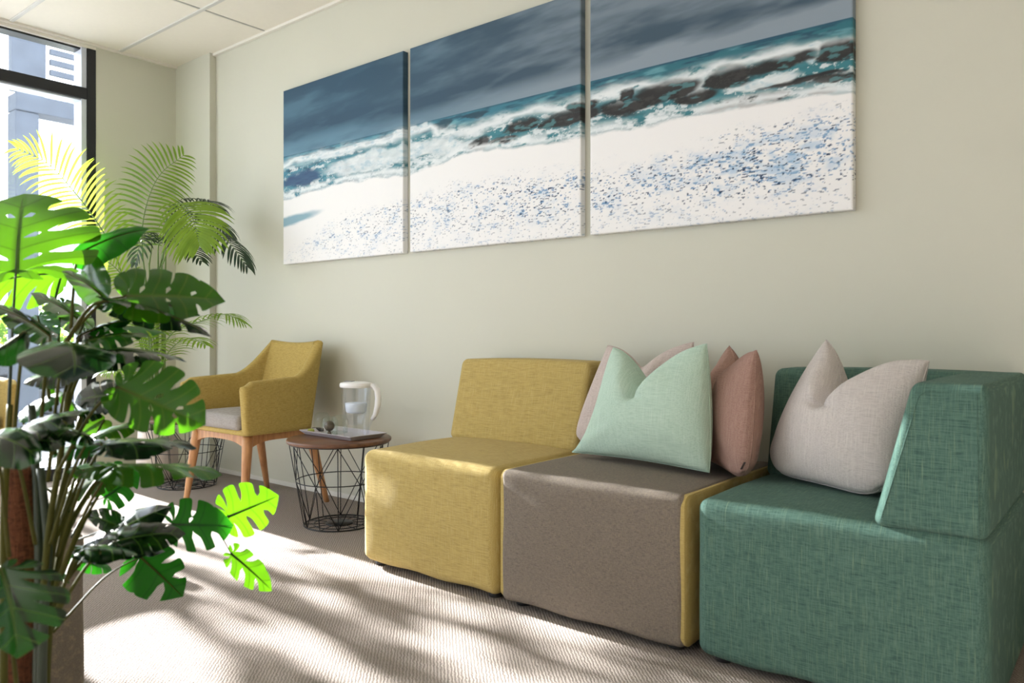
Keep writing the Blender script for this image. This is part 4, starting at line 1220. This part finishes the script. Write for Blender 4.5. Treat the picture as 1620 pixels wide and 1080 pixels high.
# ------------------------------------------------------------------ monstera
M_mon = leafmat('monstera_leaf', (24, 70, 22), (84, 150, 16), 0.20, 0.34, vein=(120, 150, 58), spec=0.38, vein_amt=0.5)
M_mon_dk = leafmat('monstera_leaf_shaded', (12, 36, 17), (22, 66, 12), 0.17, 0.12, vein=(100, 130, 60), spec=0.5, vein_amt=0.5)  # darker copy for unlit leaves, their shade is put into the colour
M_mon_lt = leafmat('monstera_leaf_backlit', (66, 126, 20), (92, 152, 12), 0.32, 0.46, vein=(60, 90, 20), spec=0.28, vein_amt=0.75)  # yellower copy for backlit leaves, the sun glow is put into the colour
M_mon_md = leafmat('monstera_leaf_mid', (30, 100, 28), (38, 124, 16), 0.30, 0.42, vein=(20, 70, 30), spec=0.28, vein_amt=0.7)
MP = onz(30, 528 + 0.87 * F_PX / 1.30, 0)
MON = thing('monstera', 'tall leafy monstera with coir pole in the left foreground', 'plant', (MP.x, MP.y, 0))
MO = Vector((MP.x, MP.y, 0))
PH = [0, 8, 20, 40, 65, 90, 118, 146, 168, 178]
RO = [0.71, 0.655, 0.61, 0.565, 0.535, 0.525, 0.515, 0.475, 0.38, 0.31]
def mleaf(b, t, d0, d1, up, lo, mat, seed=0, nl=6, slit=0.3, holes=0.4, bow=0.06, cup=0.10, wave=0.012, root=None, pr=0.0034, pmat=None, stalk=True, width=0.42, dsig=None, smin=0.30, smax=0.55):
    """one leaf: b, t = base and tip pixel, up / lo = pixel offsets of the two half blades at mid leaf"""
    r = random.Random(seed)
    B = at(b[0], b[1], d0); T_ = at(t[0], t[1], d1); ax = T_ - B; Ln = ax.length
    mid = B.lerp(T_, 0.35); mpx = (b[0] + 0.35 * (t[0] - b[0]), b[1] + 0.35 * (t[1] - b[1])); md = d0 + 0.35 * (d1 - d0)
    def lateral(off, sgn):
        flat = math.hypot(*off) * md / F_PX
        need = width * Ln
        dd = math.sqrt(max(0.0, need * need - flat * flat)) * sgn
        return at(mpx[0] + off[0], mpx[1] + off[1], md + dd) - mid
    s0 = dsig if dsig is not None else (1 if mpx[1] > 520 else -1)
    V = {1: lateral(up, s0), -1: lateral(lo, -s0)}
    nrm = ax.cross(V[1] - V[-1]).normalized()
    if nrm.z < 0: nrm = -nrm
    bm = bmesh.new(); lay = bm.verts.layers.float.new('vein')
    for sd in (-1, 1):
        bnd = [0] + [178 * (k / nl) ** 0.9 for k in range(1, nl)] + [178]
        sl = [0.0] * (nl + 1); rs = [0.5] * (nl + 1); hol = [0] * (nl + 1)
        for k in range(1, nl):
            if slit > 0 and r.random() < 0.85:
                sl[k] = slit * r.uniform(0.6, 1.15)
            rs[k] = r.uniform(smin, smax); hol[k] = 1 if r.random() < holes else 0
        for li in range(nl):
            p0, p1 = bnd[li], bnd[li + 1]; pc_, ph_ = (p0 + p1) / 2, (p1 - p0) / 2
            cs = [-1, -0.72, -0.4, -0.14, -0.05, 0, 0.05, 0.14, 0.4, 0.72, 1]
            nr = 12; vv = []
            for j in range(nr + 1):
                rr_ = j / nr; row = []
                for c_ in cs:
                    kb = li if c_ < 0 else li + 1
                    gp = 0.0
                    if sl[kb] > 0 and rr_ > rs[kb]:
                        x_ = (rr_ - rs[kb]) / (1 - rs[kb]); gp = sl[kb] * min(1, x_ * 3.5) ** 0.6 * (0.8 + 0.2 * x_)
                    elif hol[kb] and 0.14 < rr_ < 0.30:
                        gp = 0.26 * math.sin(math.pi * (rr_ - 0.14) / 0.16)
                    cc = c_ * (1 - gp * abs(c_) ** 1.5)
                    phi = pc_ + cc * ph_
                    rho = float(np.interp(phi, PH, RO))
                    e = 0.07 * abs(c_) ** 4 if max(sl[li], sl[li + 1]) > 0 else 0
                    re = rr_ * (1 - e)
                    mx_, my_ = rho * math.sin(math.radians(phi)) / 0.525, 0.29 + rho * math.cos(math.radians(phi))
                    oy = max(0.0, 0.92 * (1 - phi / 108.0))
                    x = re * mx_; y = oy + re * (my_ - oy) + 0.06 * math.sin(math.pi * re) * (phi / 178)
                    z = Ln * (bow * 4 * y * (1 - y) - cup * x * x - 0.006 * (1 - math.cos(math.pi * c_)) * re + wave * math.sin(6 * y + 4 * sd * x + seed) * re)
                    v = bm.verts.new(ax * y + V[sd] * x + nrm * z)
                    v[lay] = 1.0 if (abs(c_) < 0.02 or j == 0) else (0.25 if abs(c_) < 0.06 else 0)
                    row.append(v)
                vv.append(row)
            for j in range(nr):
                for i in range(len(cs) - 1):
                    q = [vv[j][i], vv[j][i + 1], vv[j + 1][i + 1], vv[j + 1][i]]
                    if sd < 0: q = q[::-1]
                    bm.faces.new(q).smooth = True
    bmesh.ops.remove_doubles(bm, verts=bm.verts[:], dist=0.0012 * Ln)
    me = bpy.data.meshes.new('leaf'); bm.to_mesh(me); bm.free(); me.materials.append(mat)
    o = bpy.data.objects.new('leaf', me); COL.objects.link(o); o.parent = MON; o.location = B - MO
    # midrib on the underside
    ribs = [ax * y + nrm * (Ln * bow * 4 * y * (1 - y) - 0.0015) for y in np.linspace(0, 0.95, 10)]
    MB().tube(ribs, [0.0022 - 0.0018 * k / 9 for k in range(10)], 6).build('midrib', pmat or M_petiole, o)
    if stalk:
        r0 = at(*root) if root is not None else at(72, 1010, 1.28)
        m1 = B.lerp(r0, 0.45) + U3 * 0.018
        pts = bez([r0, m1, B], 18)
        MB().tube([p_ - B for p_ in pts], [pr * (1 - 0.4 * k / 17) for k in range(18)], 8).build('leaf_stalk', pmat or M_petiole, o)
    return o
LT, MD, GR, DK = M_mon_lt, M_mon_md, M_mon, M_mon_dk
# --- upper crown
mleaf((25, 432), (38, 305), 1.40, 1.56, (128, -22), (-118, -8), LT, 1, nl=6, slit=0.34, holes=0.5, bow=0.03, cup=0.06, root=(12, 690, 1.34), width=0.1, pmat=M_petiole_dk, smin=0.42, smax=0.6)
mleaf((98, 432), (-60, 462), 1.62, 1.60, (8, -26), (-24, 44), LT, 2, slit=0.22, holes=0.3, root=(74, 560, 1.55), pmat=M_petiole_dk)
mleaf((122, 402), (237, 361), 1.50, 1.52, (-8, -20), (8, 22), MD, 3, slit=0.0, holes=0.0, root=(112, 520, 1.42))
mleaf((152, 462), (146, 396), 1.44, 1.50, (20, 2), (-26, 4), GR, 4, nl=5, slit=0.0, holes=0.0, stalk=False)
mleaf((200, 468), (358, 475), 1.32, 1.42, (-2, -58), (-6, 30), GR, 5, slit=0.14, holes=0.5, cup=0.12, bow=0.02, root=(110, 532, 1.32), dsig=1)
mleaf((172, 474), (337, 531), 1.30, 1.34, (4, -12), (-4, 15), DK, 6, slit=0.2, holes=0.0, root=(104, 540, 1.30))
mleaf((168, 474), (98, 428), 1.32, 1.34, (8, -12), (-8, 14), GR, 7, slit=0.0, holes=0.0, root=(104, 545, 1.30))
mleaf((215, 474), (318, 500), 1.38, 1.44, (2, -14), (-2, 14), MD, 8, slit=0.2, holes=0.0, stalk=False)
# --- middle tier
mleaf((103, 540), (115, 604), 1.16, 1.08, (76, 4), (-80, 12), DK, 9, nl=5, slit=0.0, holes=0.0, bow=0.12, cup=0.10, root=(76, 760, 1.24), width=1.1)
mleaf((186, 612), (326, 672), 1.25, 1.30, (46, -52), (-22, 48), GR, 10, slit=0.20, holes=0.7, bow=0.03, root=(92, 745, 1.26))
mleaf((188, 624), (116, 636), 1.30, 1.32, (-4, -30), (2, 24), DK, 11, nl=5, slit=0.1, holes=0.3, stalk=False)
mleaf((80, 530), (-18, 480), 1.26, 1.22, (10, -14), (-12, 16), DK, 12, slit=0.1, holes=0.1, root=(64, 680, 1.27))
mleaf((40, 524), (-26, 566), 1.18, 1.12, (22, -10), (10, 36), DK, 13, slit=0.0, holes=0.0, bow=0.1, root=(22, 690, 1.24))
mleaf((132, 512), (48, 463), 1.50, 1.52, (8, -14), (-8, 15), GR, 14, slit=0.12, holes=0.1, root=(98, 650, 1.38))
mleaf((128, 528), (218, 504), 1.46, 1.50, (0, -8), (0, 10), DK, 15, slit=0.25, holes=0.1, root=(98, 650, 1.38))
mleaf((152, 520), (266, 528), 1.50, 1.56, (0, -9), (0, 8), MD, 16, slit=0.2, holes=0.1, root=(100, 650, 1.38))
mleaf((138, 540), (238, 530), 1.42, 1.46, (0, -12), (0, 13), GR, 17, slit=0.2, holes=0.1, root=(96, 660, 1.36))
mleaf((140, 552), (297, 570), 1.40, 1.46, (0, -8), (0, 9), DK, 18, slit=0.25, holes=0.1, root=(96, 660, 1.36))
mleaf((148, 560), (234, 576), 1.36, 1.40, (2, -18), (-2, 18), DK, 19, slit=0.15, holes=0.2, root=(96, 670, 1.33))
mleaf((60, 500), (88, 545), 1.50, 1.46, (22, -8), (-24, 8), MD, 20, slit=0.1, holes=0.1, root=(80, 650, 1.38))
mleaf((95, 480), (150, 520), 1.58, 1.58, (14, -14), (-12, 14), GR, 38, slit=0.15, holes=0.1, root=(90, 640, 1.42))
# --- lower tier
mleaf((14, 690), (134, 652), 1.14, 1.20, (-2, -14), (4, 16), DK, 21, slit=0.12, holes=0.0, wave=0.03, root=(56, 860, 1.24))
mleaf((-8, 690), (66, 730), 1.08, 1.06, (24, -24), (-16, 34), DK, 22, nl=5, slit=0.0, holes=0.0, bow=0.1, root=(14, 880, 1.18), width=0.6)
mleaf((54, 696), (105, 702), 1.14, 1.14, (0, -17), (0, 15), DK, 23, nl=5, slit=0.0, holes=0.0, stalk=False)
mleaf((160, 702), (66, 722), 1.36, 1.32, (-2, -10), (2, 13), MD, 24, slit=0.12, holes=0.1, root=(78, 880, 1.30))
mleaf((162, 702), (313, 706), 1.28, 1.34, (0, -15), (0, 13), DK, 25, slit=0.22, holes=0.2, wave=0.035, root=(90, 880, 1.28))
mleaf((178, 738), (353, 752), 1.26, 1.32, (0, -13), (0, 15), GR, 26, slit=0.25, holes=0.2, wave=0.035, root=(86, 930, 1.26))
mleaf((186, 738), (104, 748), 1.28, 1.26, (0, -13), (0, 16), GR, 27, slit=0.15, holes=0.2, wave=0.03, stalk=False)
mleaf((180, 748), (92, 792), 1.46, 1.42, (-10, -18), (8, 18), GR, 28, slit=0.08, holes=0.3, root=(88, 930, 1.33))
mleaf((34, 656), (102, 620), 1.38, 1.40, (-4, -11), (4, 11), MD, 29, slit=0.0, holes=0.0, root=(70, 840, 1.31))
mleaf((164, 664), (122, 690), 1.54, 1.54, (-16, -12), (14, 12), LT, 30, nl=4, slit=0.0, holes=0.0, root=(92, 860, 1.36))
mleaf((112, 588), (36, 606), 1.36, 1.34, (0, -13), (0, 17), DK, 44, slit=0.1, holes=0.1, root=(86, 720, 1.32))
mleaf((118, 640), (58, 600), 1.48, 1.48, (-8, -14), (8, 16), GR, 45, slit=0.1, holes=0.1, root=(90, 760, 1.36))
mleaf((142, 690), (62, 678), 1.24, 1.20, (0, -11), (0, 13), DK, 46, slit=0.1, holes=0.1, root=(80, 860, 1.26))
mleaf((100, 662), (184, 644), 1.44, 1.48, (0, -13), (0, 15), DK, 47, slit=0.2, holes=0.2, root=(86, 800, 1.34))
mleaf((132, 584), (52, 556), 1.46, 1.46, (4, -13), (-4, 15), GR, 48, slit=0.1, holes=0.1, root=(94, 700, 1.36))
mleaf((150, 690), (236, 668), 1.42, 1.48, (0, -12), (0, 14), GR, 49, slit=0.2, holes=0.2, root=(92, 840, 1.33))
mleaf((120, 770), (196, 742), 1.44, 1.50, (-4, -13), (4, 15), GR, 50, slit=0.15, holes=0.2, root=(86, 920, 1.33))
mleaf((110, 800), (70, 770), 1.40, 1.40, (-10, -10), (10, 14), DK, 51, slit=0.1, holes=0.2, root=(80, 940, 1.31))
# --- low young leaves reaching to the right
mleaf((166, 786), (222, 750), 1.52, 1.58, (-12, -42), (14, 26), MD, 31, nl=5, slit=0.46, smin=0.2, smax=0.4, holes=0.2, bow=0.02, cup=0.04, root=(112, 850, 1.40), pr=0.0018, pmat=M_petiole_dk)
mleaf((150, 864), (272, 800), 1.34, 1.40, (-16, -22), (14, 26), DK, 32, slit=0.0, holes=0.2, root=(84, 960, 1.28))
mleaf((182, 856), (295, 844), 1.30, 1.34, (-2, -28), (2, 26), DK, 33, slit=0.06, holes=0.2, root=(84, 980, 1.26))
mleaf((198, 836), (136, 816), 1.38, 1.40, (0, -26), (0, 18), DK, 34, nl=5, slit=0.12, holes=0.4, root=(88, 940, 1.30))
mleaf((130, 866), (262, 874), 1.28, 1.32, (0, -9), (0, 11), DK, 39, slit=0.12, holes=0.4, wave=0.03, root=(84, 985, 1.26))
mleaf((272, 829), (370, 831), 1.48, 1.54, (-2, -42), (8, 44), MD, 35, nl=5, slit=0.46, smin=0.2, smax=0.4, holes=0.1, bow=0.02, cup=0.04, root=(112, 858, 1.40), pr=0.0018, pmat=M_petiole_dk)
mleaf((360, 817), (442, 783), 1.58, 1.64, (-20, -40), (16, 40), LT, 36, nl=5, slit=0.30, smin=0.25, smax=0.45, holes=0.1, bow=0.02, cup=0.04, root=(230, 850, 1.46), pr=0.0016, pmat=M_petiole_dk)
mleaf((365, 874), (431, 934), 1.58, 1.58, (16, -20), (-10, 24), LT, 37, nl=5, slit=0.50, smin=0.2, smax=0.35, holes=0.0, bow=0.02, cup=0.04, root=(318, 832, 1.52), pr=0.0014, pmat=M_petiole_dk)
mleaf((222, 880), (290, 944), 1.46, 1.48, (34, -30), (-40, 34), MD, 40, nl=5, slit=0.46, smin=0.2, smax=0.4, holes=0.1, bow=0.02, cup=0.04, root=(84, 1000, 1.30), pr=0.0022)
mleaf((0, 896), (28, 1042), 1.04, 0.98, (104, -12), (-70, 8), DK, 41, nl=6, slit=0.30, smin=0.3, smax=0.5, holes=0.6, bow=0.06, root=(26, 1080, 1.12), width=0.7)
mleaf((102, 905), (60, 866), 1.36, 1.42, (-14, -14), (12, 16), MD, 42, slit=0.1, holes=0.2, root=(72, 1010, 1.28), pr=0.002)
mleaf((116, 880), (180, 905), 1.50, 1.54, (6, -14), (-4, 14), MD, 43, slit=0.1, holes=0.2, root=(84, 1000, 1.30), pr=0.002)
# --- pole, main stems, pot
m = MB().lathe([(0.0, 0.10), (0.029, 0.10), (0.029, 0.30), (0.0285, 0.50), (0.028, 0.640), (0.024, 0.648), (0.0, 0.650)], 24)
m.build('coir_pole', M_coir, MON)
for (pts, r_, mt) in ((((66, 1180, 1.25), (66, 1060, 1.25), (70, 960, 1.26), (76, 860, 1.27), (64, 740, 1.28)), 0.0085, M_petiole_dk),
                      (((58, 1180, 1.27), (60, 1040, 1.27), (62, 900, 1.28), (58, 760, 1.29), (50, 640, 1.30)), 0.008, M_petiole_dk),
                      (((72, 1180, 1.27), (78, 1000, 1.28), (100, 860, 1.31), (140, 780, 1.36), (170, 745, 1.38)), 0.006, M_petiole),
                      (((70, 1180, 1.27), (74, 960, 1.28), (90, 820, 1.30), (112, 720, 1.33), (128, 660, 1.36)), 0.006, M_petiole),
                      (((64, 1180, 1.26), (70, 930, 1.26), (80, 820, 1.27), (96, 720, 1.28), (108, 620, 1.30)), 0.006, M_petiole),
                      (((6, 1180, 1.18), (6, 960, 1.18), (6, 820, 1.19), (10, 740, 1.20), (16, 640, 1.22)), 0.006, M_petiole)):
    MB().tube([p_ - MO for p_ in bez([at(*q) for q in pts], 26)], [r_ * (1 - 0.25 * k / 25) for k in range(26)], 9).build('stem', mt, MON)
autosharp(MB().lathe([(0.0, 0.0), (0.085, 0.0), (0.088, 0.004), (0.108, 0.150), (0.112, 0.152), (0.112, 0.166), (0.106, 0.166), (0.102, 0.140), (0.0, 0.138)], 36).build('pot', M_blackpot, MON), 50)
MB().lathe([(0.0, 0.146), (0.06, 0.147), (0.103, 0.144)], 24).build('soil', M_soil, MON)
